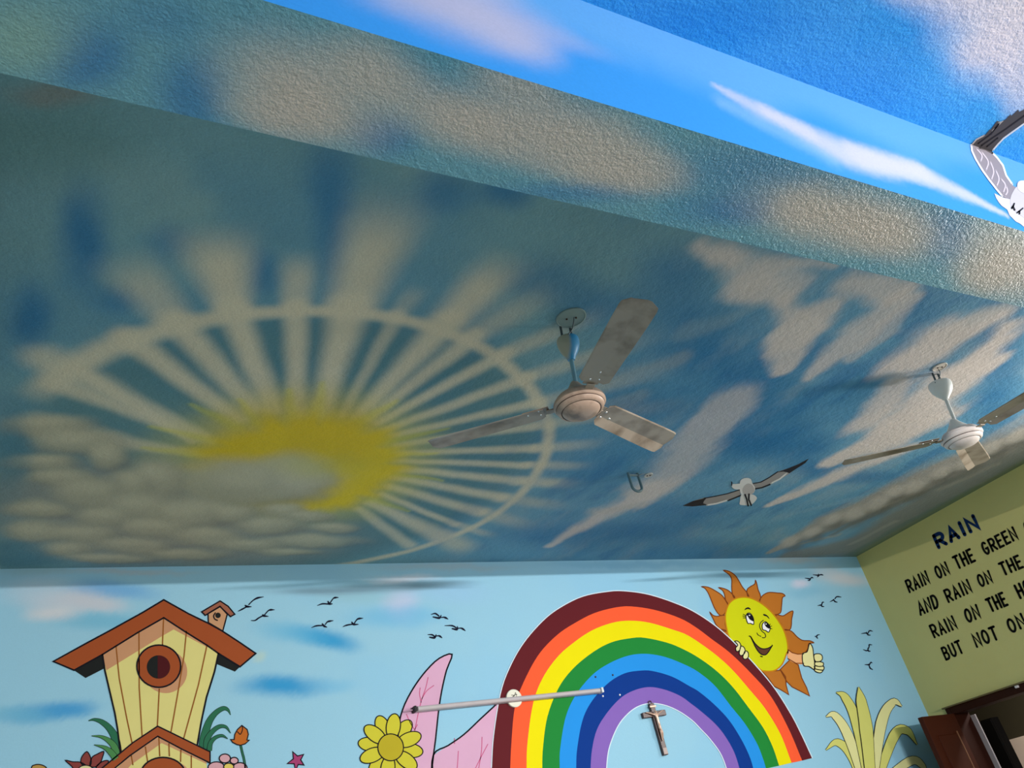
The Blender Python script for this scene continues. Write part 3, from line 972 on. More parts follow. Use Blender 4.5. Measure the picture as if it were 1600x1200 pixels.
line('outline', 'back', [Z(*LB, [(640, 492), (655, 590), (690, 740), (718, 860), (735, 960), (752, 1105)]), Z(*LB, [(1232, 1060), (1260, 900), (1290, 760), (1340, 600), (1365, 485)])], 2.0, INK, w_, 3)
fill('roof_underside', 'back', [Z(*LB, [(463, 590), (535, 638), (652, 578), (640, 492)]), Z(*LB, [(1365, 485), (1348, 548), (1468, 598), (1500, 568)])], BLACKP, bh, 1)
roof = Z(*LB, [(1023, 150), (890, 230), (700, 335), (520, 432), (333, 535), (463, 590), (640, 492), (860, 355), (1023, 262), (1150, 345), (1290, 432), (1365, 485), (1500, 568), (1598, 485), (1500, 418), (1430, 372), (1385, 343), (1300, 296), (1180, 238)])
r_o = fill('roof', 'back', [roof], ROOF, bh, 2)
outl('outline', roof, 1.8, r_o, 3)
fill('ring_band', 'back', [Z(*LB, ell(1035, 598, 135, 135))], PINK, bh, 2)
rg = fill('entrance_ring', 'back', [Z(*LB, ell(992, 565, 137, 132))], ROOF, bh, 3)
outl('outline', Z(*LB, ell(992, 565, 137, 132)), 1.8, rg, 4)
hl = fill('entrance_hole', 'back', [Z(*LB, ell(990, 570, 73, 73))], BLACKP, bh, 4)
fill('hole_inside', 'back', [Z(*LB, ell(985, 570, 76, 72, a0=-90, a1=90))], HOLE, hl, 5)
rebase(bh)

b2 = figure('painted_birdhouse', 'tiny tan birdhouse painted on the right slope of the tall birdhouse roof', 'birdhouse')
TAN = paint('small_birdhouse_paint', (192, 144, 108))
q = Z(*LB, [(1300, 235), (1375, 190), (1420, 240), (1392, 345), (1302, 292)])
o = fill('front', 'back', [q], TAN, b2, 1)
outl('outline', q, 1.5, o, 2)
q = Z(*LB, [(1375, 157), (1260, 225), (1282, 247), (1375, 192), (1440, 255), (1467, 240), (1425, 190)])
o = fill('roof', 'back', [q], ROOF2, b2, 2)
outl('outline', q, 1.5, o, 3)
fill('entrance_hole', 'back', [Z(*LB, ell(1362, 247, 17, 17))], BLACKP, b2, 3)
line('hole_rim', 'back', [catmull(Z(*LB, [(1345, 232), (1335, 250), (1342, 270), (1358, 278)]), n=4)], 1.4, INK, b2, 3)
rebase(b2)

b3 = figure('painted_birdhouse', 'lower yellow birdhouse gable with brown roof at the foot of the tall one', 'birdhouse')
q = Z(*LB, [(720, 1200), (700, 1330), (1300, 1330), (1290, 1160), (1130, 1080), (985, 1003), (810, 1125)])
w_ = fill('plank_front', 'back', [q], BOARD, b3, 3)
fill('eave_band', 'back', [Z(*LB, [(680, 1250), (810, 1125), (985, 1003), (1290, 1160), (1290, 1175), (1010, 1045), (820, 1180), (720, 1290)])], PINK, w_, 4)
line('plank_line', 'back', [Z(*LB, z_) for z_ in ([(820, 1125), (830, 1180)], [(908, 1070), (922, 1160)], [(992, 1008), (998, 1125)], [(1055, 1050), (1058, 1125)], [(1130, 1090), (1128, 1160)], [(1195, 1125), (1195, 1230)])], 1.4, OCHRE, w_, 5)
q = Z(*LB, [(985, 940), (830, 1043), (640, 1200), (500, 1330), (640, 1330), (720, 1200), (810, 1125), (985, 1003), (1130, 1080), (1312, 1170), (1312, 1100), (1200, 1045)])
r_o = fill('roof', 'back', [q], ROOF, b3, 4)
outl('outline', q, 1.6, r_o, 5)
fill('ring_band', 'back', [Z(*LB, ell(1045, 1270, 150, 120))], PINK, b3, 4)
rg = fill('entrance_ring', 'back', [Z(*LB, ell(1018, 1250, 142, 115))], ROOF, b3, 5)
outl('outline', Z(*LB, ell(1018, 1250, 142, 115)), 1.8, rg, 6)
rebase(b3)

# ---------------------------------------------------------------- painted plants
GREEN = paint('leaf_green_paint', (44, 104, 76))
GREEN2 = paint('leaf_light_green_paint', (74, 130, 76))


def blade_fig(name, label, blades, base, mats_):
    e = figure(name, label, 'grass')
    for k, (pts, wd) in enumerate(blades):
        c = catmull(pts, n=6)
        o = fill('blade', 'back', ribbon(c, [w__ * 1.25 for w__ in wd]), INK, e, k * 2)
        fill('blade_fill', 'back', ribbon(c, [w__ * 1.25 - 1.6 if w__ > 1.4 else .3 for w__ in wd]), mats_[k % len(mats_)], o, k * 2 + 1)
    rebase(e)
    return e


LG = (260, 1080, 6.667)
blade_fig('painted_grass', 'three curled dark green blades right of the tall birdhouse', [
    (Z(*LG, [(385, 640), (390, 500), (440, 330), (510, 230), (590, 180), (640, 195), (668, 248)]), [12, 11, 9, 7, 6, 4, 1]),
    (Z(*LG, [(425, 640), (420, 520), (470, 430), (550, 370), (620, 375), (668, 438)]), [9, 8, 6.5, 5.5, 4, 1]),
    (Z(*LG, [(445, 620), (460, 540), (510, 485), (580, 465), (638, 497)]), [7, 6, 5, 4, 1])], None, [GREEN])
blade_fig('painted_grass', 'three curled green blades left of the tall birdhouse above a maroon flower', [
    (Z(*LB, [(735, 1140), (725, 1030), (690, 960), (640, 915), (590, 898), (552, 905)]), [14, 11, 9, 7, 4, 1]),
    (Z(*LB, [(735, 1140), (715, 1070), (680, 1030), (630, 1005), (572, 1000)]), [11, 9, 7, 4, 1]),
    (Z(*LB, [(725, 1145), (690, 1100), (650, 1072), (588, 1056)]), [9, 8, 5, 1])], None, [GREEN, GREEN2, GREEN2])

fw = figure('painted_flower', 'maroon pointed-petal flower left of the lower birdhouse roof', 'flower')
MAR = paint('maroon_petal_paint', (132, 62, 58))
for q in ([(408, 1153), (450, 1192), (480, 1235), (545, 1240), (545, 1195), (505, 1165), (455, 1162)], [(505, 1165), (512, 1130), (543, 1098), (565, 1132), (570, 1170), (555, 1190), (522, 1185)],
          [(562, 1185), (575, 1135), (605, 1115), (648, 1097), (640, 1135), (628, 1165), (595, 1195)], [(600, 1195), (640, 1160), (677, 1155), (665, 1185), (630, 1220)]):
    o = fill('petal', 'back', [catmull(Z(*LB, q), True, 3)], MAR, fw, 1)
    outl('outline', Z(*LB, q), 1.2, o, 2, sm=3)
o = fill('flower_center', 'back', [Z(*LB, ell(535, 1212, 45, 28))], paint('cream_flower_center', (214, 202, 150)), fw, 3)
outl('outline', Z(*LB, ell(535, 1212, 45, 28)), 1.0, o, 4)
rebase(fw)
bud = figure('painted_flower', 'small ochre bud at the foot of the wall left of the maroon flower', 'flower')
q = Z(*LB, [(198, 1195), (215, 1182), (240, 1178), (270, 1185), (292, 1203), (296, 1250), (200, 1250)])
o = fill('petal', 'back', [catmull(q, True, 3)], paint('ochre_bud_paint', (176, 138, 74)), bud, 1)
outl('outline', q, 1.2, o, 2, sm=3)
rebase(bud)
tu = figure('painted_flower', 'orange tulip bud on a thin green stem right of the birdhouse', 'flower')
line('stem', 'back', [catmull(Z(*LG, [(772, 560), (790, 640), (810, 720), (825, 850)]), n=5)], 3.0, INK, tu, 0)
line('stem', 'back', [catmull(Z(*LG, [(772, 560), (790, 640), (810, 720), (825, 850)]), n=5)], 1.7, GREEN, tu, 1)
q = Z(*LG, [(785, 358), (740, 400), (712, 450), (705, 505), (668, 505), (690, 535), (735, 558), (770, 565), (820, 550), (862, 512), (838, 510), (853, 450), (840, 400)])
o = fill('petal', 'back', [q], paint('orange_tulip_paint', (186, 100, 38)), tu, 2)
outl('outline', q, 1.2, o, 3)
line('petal_fold', 'back', [catmull(Z(*LG, [(787, 362), (792, 400), (770, 450), (740, 425)]), n=4)], 1.0, INK, o, 4)
rebase(tu)
pf = figure('painted_flower', 'pale pink round-petal flower under the orange tulip', 'flower')
PP = paint('pink_petal_paint', (206, 156, 164))
for cx, cy, rx, ry in ((520, 795, 86, 58), (765, 805, 76, 60), (705, 725, 42, 34), (608, 702, 58, 46)):
    o = fill('petal', 'back', [Z(*LG, ell(cx, cy, rx, ry))], PP, pf, 1 if cy > 750 else 3)
    outl('outline', Z(*LG, ell(cx, cy, rx, ry)), 1.3, o, 2 if cy > 750 else 4)
o = fill('flower_center', 'back', [Z(*LG, ell(648, 790, 52, 38))], paint('yellow_flower_center', (214, 190, 96)), pf, 5)
outl('outline', Z(*LG, ell(648, 790, 52, 38)), 1.2, o, 6)
rebase(pf)
st = figure('painted_star', 'small dark pink five-pointed star alone on the blue wall', 'star')
q = Z(*LG, [(1315, 632), (1364, 676), (1428, 660), (1398, 716), (1432, 770), (1372, 764), (1345, 830), (1330, 757), (1258, 755), (1322, 705)])
o = fill('star_fill', 'back', [q], paint('star_pink_paint', (160, 62, 108)), st, 1)
outl('outline', q, 1.3, o, 2)
rebase(st)

# large plain leaves and blooms that fill the lower wall
L2 = (350, 900, 4.0)
LEAFP = paint('pink_leaf_paint', (212, 164, 192))
VEIN = paint('leaf_vein_paint', (196, 92, 132))
lf = figure('painted_leaf', 'tall pale pink veined leaf painted behind the left end of the tube lamp', 'leaf')
q = Z(*L2, [(1425, 490), (1345, 515), (1265, 590), (1190, 690), (1130, 800), (1098, 900), (1088, 1000), (1110, 1100), (1160, 1330), (1296, 1330), (1302, 1180), (1322, 1020), (1340, 850), (1360, 720), (1390, 590)])
o = fill('leaf_blade', 'back', [catmull(q, True, 3)], LEAFP, lf, 0)
outl('outline', q, 1.7, o, 1, sm=3)
line('vein', 'back', [catmull(Z(*L2, z_), n=4) for z_ in ([(1275, 635), (1260, 700), (1230, 790), (1205, 900), (1185, 1010)], [(1310, 685), (1265, 720), (1235, 770)], [(1225, 700), (1222, 740), (1232, 790)], [(1140, 865), (1165, 920), (1190, 960)], [(1208, 930), (1192, 960)])], .9, VEIN, o, 1)
rebase(lf)
lf = figure('painted_leaf', 'broad pale pink veined leaf painted against the left foot of the rainbow', 'leaf')
q = [(676, 1230), (677, 1180), (700, 1165), (725, 1147.5), (750, 1124), (776, 1100), (790, 1092), (784, 1150), (778, 1230)]
o = fill('leaf_blade', 'back', [q], LEAFP, lf, 0)
line('outline', 'back', [catmull([(674, 1230), (677, 1180), (700, 1165), (725, 1147.5), (750, 1124), (776, 1100)], n=4)], 1.7, INK, o, 1)
line('vein', 'back', [catmull(z_, n=4) for z_ in ([(753, 1152), (752, 1175), (747, 1205)], [(762, 1163), (752, 1182), (742, 1202)], [(716, 1174), (715, 1190), (713, 1215)], [(710, 1154), (710, 1162)])], .9, VEIN, o, 1)
rebase(lf)
# two plain blooms in yellow
YEL = paint('yellow_bloom_paint', (200, 190, 56))
YEL2 = paint('pale_yellow_leaf_paint', (222, 216, 152))
bl = figure('painted_flower', 'large mustard yellow round flower beside the tall pink leaf', 'flower')
for k in range(12):
    a = math.radians(k * 30 + 8)
    c = (610 + 31 * math.cos(a), 1168 + 33 * math.sin(a))
    z_ = ell(c[0], c[1], 20, 11, math.degrees(a))
    o = fill('petal', 'back', [z_], YEL, bl, 1 + k % 2 * 2)
    outl('outline', z_, 1.2, o, 2 + k % 2 * 2)
o = fill('flower_center', 'back', [ell(610, 1168, 20, 21)], paint('dark_yellow_center', (182, 164, 40)), bl, 5)
outl('outline', ell(610, 1168, 20, 21), 1.2, o, 6)
rebase(bl)
pl = figure('painted_plant', 'pale yellow tuft of arching leaves painted near the brown door', 'plant')
for k, (pts, wd) in enumerate([
    ([(1350, 1230), (1330, 1180), (1308, 1160), (1290, 1172)], [12, 14, 11, 1]), ([(1352, 1230), (1325, 1150), (1304, 1118), (1290, 1120)], [12, 15, 11, 1]),
    ([(1358, 1230), (1338, 1130), (1320, 1090), (1306, 1082)], [12, 16, 12, 1]), ([(1368, 1230), (1420, 1190), (1440, 1196), (1446, 1210)], [12, 14, 9, 1]),
    ([(1366, 1230), (1396, 1150), (1416, 1142), (1432, 1164)], [12, 16, 12, 1]), ([(1362, 1230), (1376, 1130), (1394, 1098), (1408, 1104)], [12, 17, 12, 1]),
    ([(1360, 1230), (1352, 1140), (1344, 1095), (1340, 1074)], [14, 20, 15, 1])]):
    c = catmull(pts, n=6)
    o = fill('leaf', 'back', ribbon(c, [w__ + 1.6 for w__ in wd]), INK, pl, k * 2)
    fill('leaf_fill', 'back', ribbon(c, [max(.2, w__ - .2) for w__ in wd]), YEL2 if k % 2 else paint('yellow_green_leaf', (208, 204, 112)), o, k * 2 + 1)
rebase(pl)

# ---------------------------------------------------------------- small painted birds
LQ = (360, 920, 7.27)
LM = (600, 840, 8.0)
LR = (1250, 880, 6.667)
BIRDS = [
    (LQ, [[(85, 258), (130, 235), (190, 203)], [(205, 185), (255, 135), (310, 105), (378, 93)], [(163, 187), (190, 203), (240, 205)]], 'black painted bird nearest the tiny birdhouse roof', 0),
    (LQ, [[(232, 362), (280, 360), (325, 330), (375, 305)], [(385, 300), (430, 250), (460, 240), (503, 240)], [(362, 293), (380, 308), (432, 315)]], 'black painted bird below right of the one nearest the birdhouse', 0),
    (LQ, [[(985, 192), (1045, 172), (1120, 175)], [(1130, 165), (1165, 115), (1190, 102), (1228, 100)], [(1105, 140), (1125, 172), (1160, 172)]], 'black painted bird at the top of the trio of birds', 0),
    (LQ, [[(920, 443), (975, 422), (1045, 418)], [(1075, 410), (1105, 375), (1170, 362)], [(1040, 395), (1065, 425), (1098, 438)]], 'black painted bird at lower left of the trio of birds', 0),
    (LQ, [[(1275, 433), (1320, 415), (1390, 403)], [(1405, 395), (1445, 345), (1508, 335)], [(1375, 376), (1400, 405), (1455, 405)]], 'black painted bird at lower right of the trio of birds', 0),
    (LM, [[(585, 963), (640, 950), (690, 985)], [(715, 1000), (755, 998), (803, 1022)], [(608, 992), (690, 1005), (715, 968)]], 'black painted bird at the top of the three birds left of the rainbow', 0),
    (LM, [[(757, 1102), (850, 1102), (905, 1130)], [(925, 1135), (970, 1135), (1018, 1168)], [(845, 1138), (910, 1148), (917, 1108)]], 'black painted bird nearest the rainbow top on its left', 0),
    ((350, 900, 4.0), [[(1272, 367), (1300, 368), (1318, 380)], [(1325, 376), (1345, 375), (1364, 389)], [(1282, 383), (1315, 386), (1326, 365)]], 'black painted bird lowest of the three birds left of the rainbow', 0),
    (LR, [[(48, 155), (90, 162), (110, 165)], [(108, 160), (122, 150), (138, 156)], [(78, 180), (98, 178), (112, 158)]], 'tiny dark bird just left of the topmost bird by the corner', 1),
    (LR, [[(132, 120), (180, 126), (195, 130)], [(195, 125), (220, 120), (242, 126)], [(178, 145), (192, 132), (190, 110)]], 'tiny dark bird topmost under the ceiling near the corner', 1),
    (LR, [[(182, 443), (210, 438), (225, 440)], [(225, 436), (232, 410), (250, 408)], [(218, 428), (228, 450), (250, 452)]], 'tiny dark bird right of the sun, left of its larger neighbour', 1),
    (LR, [[(308, 404), (340, 388), (355, 380)], [(360, 375), (382, 350), (430, 354)], [(345, 375), (362, 400), (388, 408)]], 'largest tiny bird between the sun and the wall corner', 1),
    (LR, [[(152, 765), (163, 763)], [(185, 785), (172, 770), (180, 750), (207, 744)]], 'smallest dark bird just above the painted thumb', 1),
    (LR, [[(635, 735), (680, 728), (700, 735)], [(705, 735), (722, 705), (757, 710)], [(690, 715), (705, 745), (733, 750)]], 'tiny dark bird at the top of the column of three birds', 1),
    (LR, [[(655, 900), (690, 912), (706, 905)], [(706, 900), (718, 870), (720, 850), (750, 852)], [(703, 882), (712, 915), (733, 917)]], 'tiny dark bird in the middle of the column of three birds', 1),
    (LR, [[(672, 1057), (705, 1058), (720, 1062)], [(722, 1060), (735, 1035), (752, 1040)], [(715, 1048), (728, 1092), (757, 1110)]], 'tiny dark bird at the bottom of the column of three birds', 1),
]
BIRDINK = paint('bird_navy_black_paint', (20, 20, 40))
for Lx, strokes, label, small in BIRDS:
    wd = [[.7, 2.0, 1.6], [1.4, 1.5, 2.6, .6], [1.4, 3.0, .8]] if not small else [[.6, 1.6, 1.5], [1.2, 1.5, 1.7, .6], [.8, 1.8, .9]]
    polys = []
    for s_, w_ in zip(strokes, wd):
        polys += ribbon(catmull(Z(*Lx, s_), n=5), [q * 1.2 for q in w_])
    o = fill('painted_bird', 'back', polys, BIRDINK, None, 2)
    tag(o, label, 'bird', 'small painted birds right of the sun' if small else 'painted birds left of the rainbow')

# ---------------------------------------------------------------- painted seagulls
GREY = paint('gull_grey_paint', (156, 148, 144))
DKG = paint('gull_dark_paint', (44, 40, 46))
GWH = paint('gull_white_paint', (226, 220, 216))
MIDG = paint('gull_mid_grey_paint', (190, 180, 176))
gl = figure('painted_seagull', 'white and grey seagull with spread wings painted on the ceiling', 'bird')
LS = (1060, 700, 7.273)
for a, b in (([(50, 655), (170, 600), (290, 565), (420, 545), (560, 515), (700, 470), (705, 540), (600, 575), (500, 610), (400, 635), (300, 650), (160, 662)], [(50, 655), (170, 600), (320, 565), (290, 600), (280, 625), (330, 645), (160, 662)]),
             ([(835, 405), (940, 385), (1030, 335), (1130, 268), (1260, 225), (1370, 180), (1480, 120), (1440, 170), (1360, 220), (1260, 290), (1150, 360), (1050, 405), (950, 445), (870, 460)], [(1120, 275), (1260, 225), (1370, 180), (1480, 120), (1440, 170), (1360, 220), (1260, 285), (1240, 275), (1190, 265)])):
    w_ = fill('wing', 'ceil', [Z(*LS, a)], GREY, gl, 0)
    fill('wing_tip', 'ceil', [Z(*LS, b)], DKG, w_, 1)
line('wing_edge', 'ceil', [Z(*LS, [(290, 570), (420, 547), (560, 517), (700, 472)]), Z(*LS, [(840, 405), (940, 385), (1030, 335), (1130, 268)])], .9, DKG, gl, 1)
line('feather_edge', 'ceil', [Z(*LS, [(565, 595), (640, 565), (705, 538)]), Z(*LS, [(875, 462), (950, 448), (1040, 412)])], 1.5, DKG, gl, 1)
line('feather_edge', 'ceil', [Z(*LS, [(320, 648), (430, 630), (560, 590)]), Z(*LS, [(1050, 400), (1150, 350), (1230, 285)])], 1.6, GWH, gl, 1)
fill('tail', 'ceil', [catmull(Z(*LS, [(720, 520), (700, 600), (697, 640), (760, 648), (830, 640), (890, 575), (870, 540), (830, 525)]), True, 3)], GWH, gl, 1)
fill('body', 'ceil', [catmull(Z(*LS, [(765, 338), (710, 360), (695, 420), (700, 490), (720, 525), (780, 530), (850, 510), (870, 450), (840, 400), (820, 350)]), True, 4)], GWH, gl, 2)
fill('belly', 'ceil', [catmull(Z(*LS, [(790, 400), (740, 440), (730, 490), (760, 525), (830, 520), (862, 480), (840, 420)]), True, 4)], MIDG, gl, 3)
fill('head', 'ceil', [catmull(Z(*LS, [(605, 410), (650, 405), (705, 405), (705, 460), (650, 465), (612, 445)]), True, 4)], GWH, gl, 3)
fill('beak', 'ceil', [Z(*LS, [(597, 372), (612, 385), (610, 425), (598, 425)])], DKG, gl, 3)
for q in ([(755, 525), (775, 580), (790, 650)], [(800, 520), (798, 580), (825, 645)]):
    line('leg', 'ceil', [Z(*LS, q)], 1.8, DKG, gl, 4)
rebase(gl)

g2 = figure('painted_seagull', 'larger seagull with raised dark wing painted on the beam and near ceiling', 'bird')
LT = (1500, 160, 6.0)
BR = paint('gull_feather_brown_paint', (86, 80, 82))
wg = fill('wing_tip', 'ceil', [Z(*LT, [(112, 395), (140, 355), (175, 345), (230, 310), (275, 255), (290, 250), (345, 170), (380, 180), (425, 160), (470, 110), (480, 125), (545, 65), (552, 90), (640, 40), (760, -60), (760, 80), (640, 160), (560, 215), (480, 270), (400, 330), (345, 390), (305, 440), (290, 475), (200, 430)])], BR, g2, 1)
line('pale_edge', 'ceil', [Z(*LT, [(305, 445), (350, 392), (405, 335), (485, 277), (600, 195), (760, 90)])], 1.6, WHITE, wg, 2)
line('pale_edge', 'ceil', [Z(*LT, [(110, 392), (150, 345), (225, 305)]), Z(*LT, [(360, 190), (395, 175), (300, 265)])], 1.4, MIDG, wg, 2)
line('feather_line', 'ceil', [Z(*LT, [(200, 400), (300, 330), (420, 250), (600, 120)]), Z(*LT, [(170, 380), (290, 290), (360, 200)]), Z(*LT, [(250, 410), (350, 330)])], 1.6, DKG, wg, 2)
iw = fill('inner_wing', 'face', [Z(*LT, [(100, 405), (112, 395), (200, 425), (290, 470), (330, 520), (390, 590), (420, 690), (480, 775), (520, 800), (480, 910), (440, 905), (390, 885), (330, 810), (270, 730), (200, 630), (140, 530), (105, 450)])], paint('gull_lilac_grey_paint', (138, 130, 138)), g2, 1)
line('pale_edge', 'face', [Z(*LT, [(300, 478), (345, 525), (398, 595), (428, 690), (485, 772)]), Z(*LT, [(100, 405), (108, 460), (142, 535), (205, 640), (275, 738), (335, 815), (390, 882)])], 1.8, WHITE, iw, 2)
line('feather_line', 'face', [catmull(Z(*LT, z_), n=4) for z_ in ([(150, 440), (200, 500), (190, 560)], [(200, 470), (260, 560), (240, 640)], [(280, 560), (310, 650), (290, 730)], [(330, 640), (360, 720), (340, 790)], [(380, 720), (420, 780), (400, 850)], [(430, 790), (440, 840), (420, 880)])], 1.4, paint('gull_feather_pale_paint', (196, 184, 194)), iw, 2)
line('wing_joint', 'face', [Z(*LT, [(180, 430), (240, 445), (300, 480)])], 2.0, BR, iw, 2)
fill('body', 'face', [catmull(Z(*LT, [(520, 800), (560, 800), (640, 820), (760, 880), (800, 1000), (760, 1130), (640, 1110), (560, 1060), (480, 990), (468, 900)]), True, 4)], paint('gull_body_white_paint', (186, 180, 188)), g2, 2)
fill('head', 'face', [catmull(Z(*LT, [(530, 790), (540, 750), (580, 738), (640, 745), (700, 790), (690, 850), (600, 860), (545, 830)]), True, 4)], paint('gull_head_white_paint', (198, 194, 200)), g2, 3)
fill('tail', 'face', [Z(*LT, [(318, 855), (400, 895), (480, 915), (560, 1000), (640, 1100), (640, 1180), (590, 1165), (560, 1140), (520, 1120), (460, 1060), (440, 1010), (385, 970), (360, 940), (335, 900)])], paint('gull_tail_white_paint', (198, 194, 200)), g2, 1)
for q in ([[(500, 955), (490, 985), (478, 990)], [(490, 985), (505, 1015)], [(490, 975), (480, 1000)]], [[(580, 1000), (550, 1025), (528, 1040)], [(550, 1025), (550, 1050)], [(552, 1022), (535, 1035)]]):
    line('foot', 'face', [Z(*LT, z_) for z_ in q], 1.6, DKG, g2, 4)
rebase(g2)

# ---------------------------------------------------------------- painted verse on the green wall
def arc(cx, cy, rx, ry, a0, a1, n=10):
    return [(cx + rx * math.cos(math.radians(a0 + (a1 - a0) * k / n)), cy + ry * math.sin(math.radians(a0 + (a1 - a0) * k / n))) for k in range(n + 1)]


BOWL = lambda y0, y1, x=1.0: [(0, y1), (.55 * x, y1)] + arc(.55 * x, (y0 + y1) / 2, .45 * x, (y1 - y0) / 2, 90, -90)[1:] + [(0, y0)]
GLYPH = {
    'R': [[(0, 0), (0, 1)], BOWL(.46, 1), [(.45, .46), (1, 0)]], 'A': [[(0, 0), (.5, 1), (1, 0)], [(.2, .32), (.8, .32)]], 'I': [[(0, 0), (0, 1)]],
    'N': [[(0, 0), (0, 1), (1, 0), (1, 1)]], 'O': [arc(.5, .5, .5, .5, 90, 450, 22)], 'T': [[(0, 1), (1, 1)], [(.5, 1), (.5, 0)]],
    'H': [[(0, 0), (0, 1)], [(1, 0), (1, 1)], [(0, .5), (1, .5)]], 'E': [[(1, 1), (0, 1), (0, 0), (1, 0)], [(0, .52), (.85, .52)]],
    'G': [arc(.5, .5, .5, .5, 50, 330, 18) + [(.95, .45), (.55, .45)]], 'D': [[(0, 0), (0, 1), (.4, 1)] + arc(.4, .5, .6, .5, 90, -90)[1:] + [(0, 0)]],
    'B': [[(0, 0), (0, 1)], BOWL(.53, 1, .9), BOWL(0, .53, 1.0)], 'U': [[(0, 1), (0, .35)] + arc(.5, .35, .5, .35, 180, 360) + [(1, 1)]],
    'S': [arc(.5, .75, .48, .25, 40, 270, 12) + arc(.5, .25, .5, .25, 90, -140, 12)], 'P': [[(0, 0), (0, 1)], BOWL(.46, 1)],
    'M': [[(0, 0), (.1, 1), (.5, .3), (.9, 1), (1, 0)]],
}
ADV = {'I': .12, 'M': .95, 'E': .62, 'T': .72}
INKL = paint('lettering_black_paint', (20, 18, 16))
INKB = paint('lettering_navy_paint', (22, 48, 92))


def word(text, BL, BRt, TL, bold=.168):
    """brush-lettered word between surveyed lower left, lower right and upper left corners."""
    o, bx, ty = on_right(np.array(BL, float)), on_right(np.array(BRt, float)), on_right(np.array(TL, float))
    ex, ey = bx - o, ty - o
    Hh = np.linalg.norm(ey)
    Wt = np.linalg.norm(ex)
    gap = .52
    adv = [ADV.get(c, .74) for c in text]
    tot = sum(adv) + gap * (len(text) - 1)
    polys = []
    x = 0
    lw = bold * Hh
    ins = lw / 2
    for c, a in zip(text, adv):
        for st_ in GLYPH[c]:
            pts = []
            for u, v in st_:
                X = (ins + (x + (u * a if c != 'I' else a / 2)) / tot * (Wt - 2 * ins)) / Wt
                pts.append(o + ex * X + ey * ((ins / Hh) + v * (1 - 2 * ins / Hh)))
            polys += ribbon(pts, lw, False, True)
        x += a + gap
    return polys


ti = fill('painted_lettering', 'right', word('RAIN', (1466, 859), (1533, 826), (1455.6, 836), .235), INKB, None, 1, plane=True)
tag(ti, 'dark blue painted title RAIN above the verse on the green wall', 'lettering')
VERSE = [
    ('first verse line RAIN ON THE GREEN GRASS painted in black', [('RAIN', (1421, 927.5), (1454.7, 911), (1413, 907)), ('ON', (1466, 906), (1486, 896.5), (1457.5, 886)), ('THE', (1496, 891), (1526, 877), (1486.5, 870)), ('GREEN', (1540, 869), (1593, 842), (1530.5, 849)), ('GRASS', (1606, 837), (1664, 810), (1596.5, 817))]),
    ('second verse line AND RAIN ON THE TREE painted in black', [('AND', (1438, 963), (1469, 949), (1431, 941)), ('RAIN', (1482, 943), (1521, 925), (1473, 922)), ('ON', (1532, 919), (1553, 910), (1524, 899)), ('THE', (1568, 901), (1601, 887), (1558.5, 880)), ('TREE', (1618, 880), (1660, 861), (1609, 858))]),
    ('third verse line RAIN ON THE HOUSETOP painted in black', [('RAIN', (1460, 998), (1498, 982), (1450.5, 977)), ('ON', (1512, 975), (1534, 965), (1504, 953)), ('THE', (1548, 958), (1577, 946), (1538, 936)), ('HOUSETOP', (1594, 937), (1690, 896), (1583, 914))]),
    ('fourth verse line BUT NOT ON ME painted in black, lowest of the verse', [('BUT', (1478, 1033), (1508, 1020), (1469, 1012)), ('NOT', (1526, 1013), (1563, 999), (1517, 991)), ('ON', (1580, 991), (1606, 979), (1570, 969)), ('ME', (1622, 972), (1650, 959), (1613, 949))]),
]
for lab, ws in VERSE:
    vl = figure('painted_lettering', lab, 'lettering', 'lines of the verse')
    for t_, a, b, c in ws:
        fill('lettering', 'right', word(t_, a, b, c), INKL, vl, 1, plane=True)
    rebase(vl)
# ================================================================== door in the right wall
WOOD = mat('door_brown_wood', (60, 22, 8), rough=.5, vary=.25, scale=4, spec=.15)
WOODD = mat('door_frame_dark_wood', (48, 19, 9), rough=.55, vary=.2, scale=4, spec=.12)
dr = empty('door_1', (XR, DY1, 0))
tag(dr, 'brown wooden door standing open into the room at the corner', None, None, 'structure')


def part(name, bm, m_, parent, smooth=False):
    o = link_bm(name, bm, m_, parent, smooth)
    o.data.transform(Matrix.Translation(-Vector(parent.location)) if parent.parent is None else Matrix.Identity(4))
    return o


FT = .04
bm = bmesh.new()
bm_box(bm, (XR - .012, DY1 - .018, 0), (XR + TW + .004, DY1 + .02, DZ + FT - .002), .004)
bm_box(bm, (XR - .012, DY0 - FT, 0), (XR + TW + .004, DY0 + .03, DZ + FT), .004)
bm_box(bm, (XR - .012, DY0 + .02, DZ - .012), (XR + TW + .004, DY1 - .02, DZ + FT - .002), .004)
part('door_frame', bm, WOODD, dr)
bm = bmesh.new()
bm_box(bm, (XR - .03, DY0 - FT - .03, DZ + FT - .002), (XR - .001, DY1 + .03, DZ + FT + .008), .002)
part('frame_lip', bm, mat('frame_lip_olive_paint', (104, 88, 52)), dr)
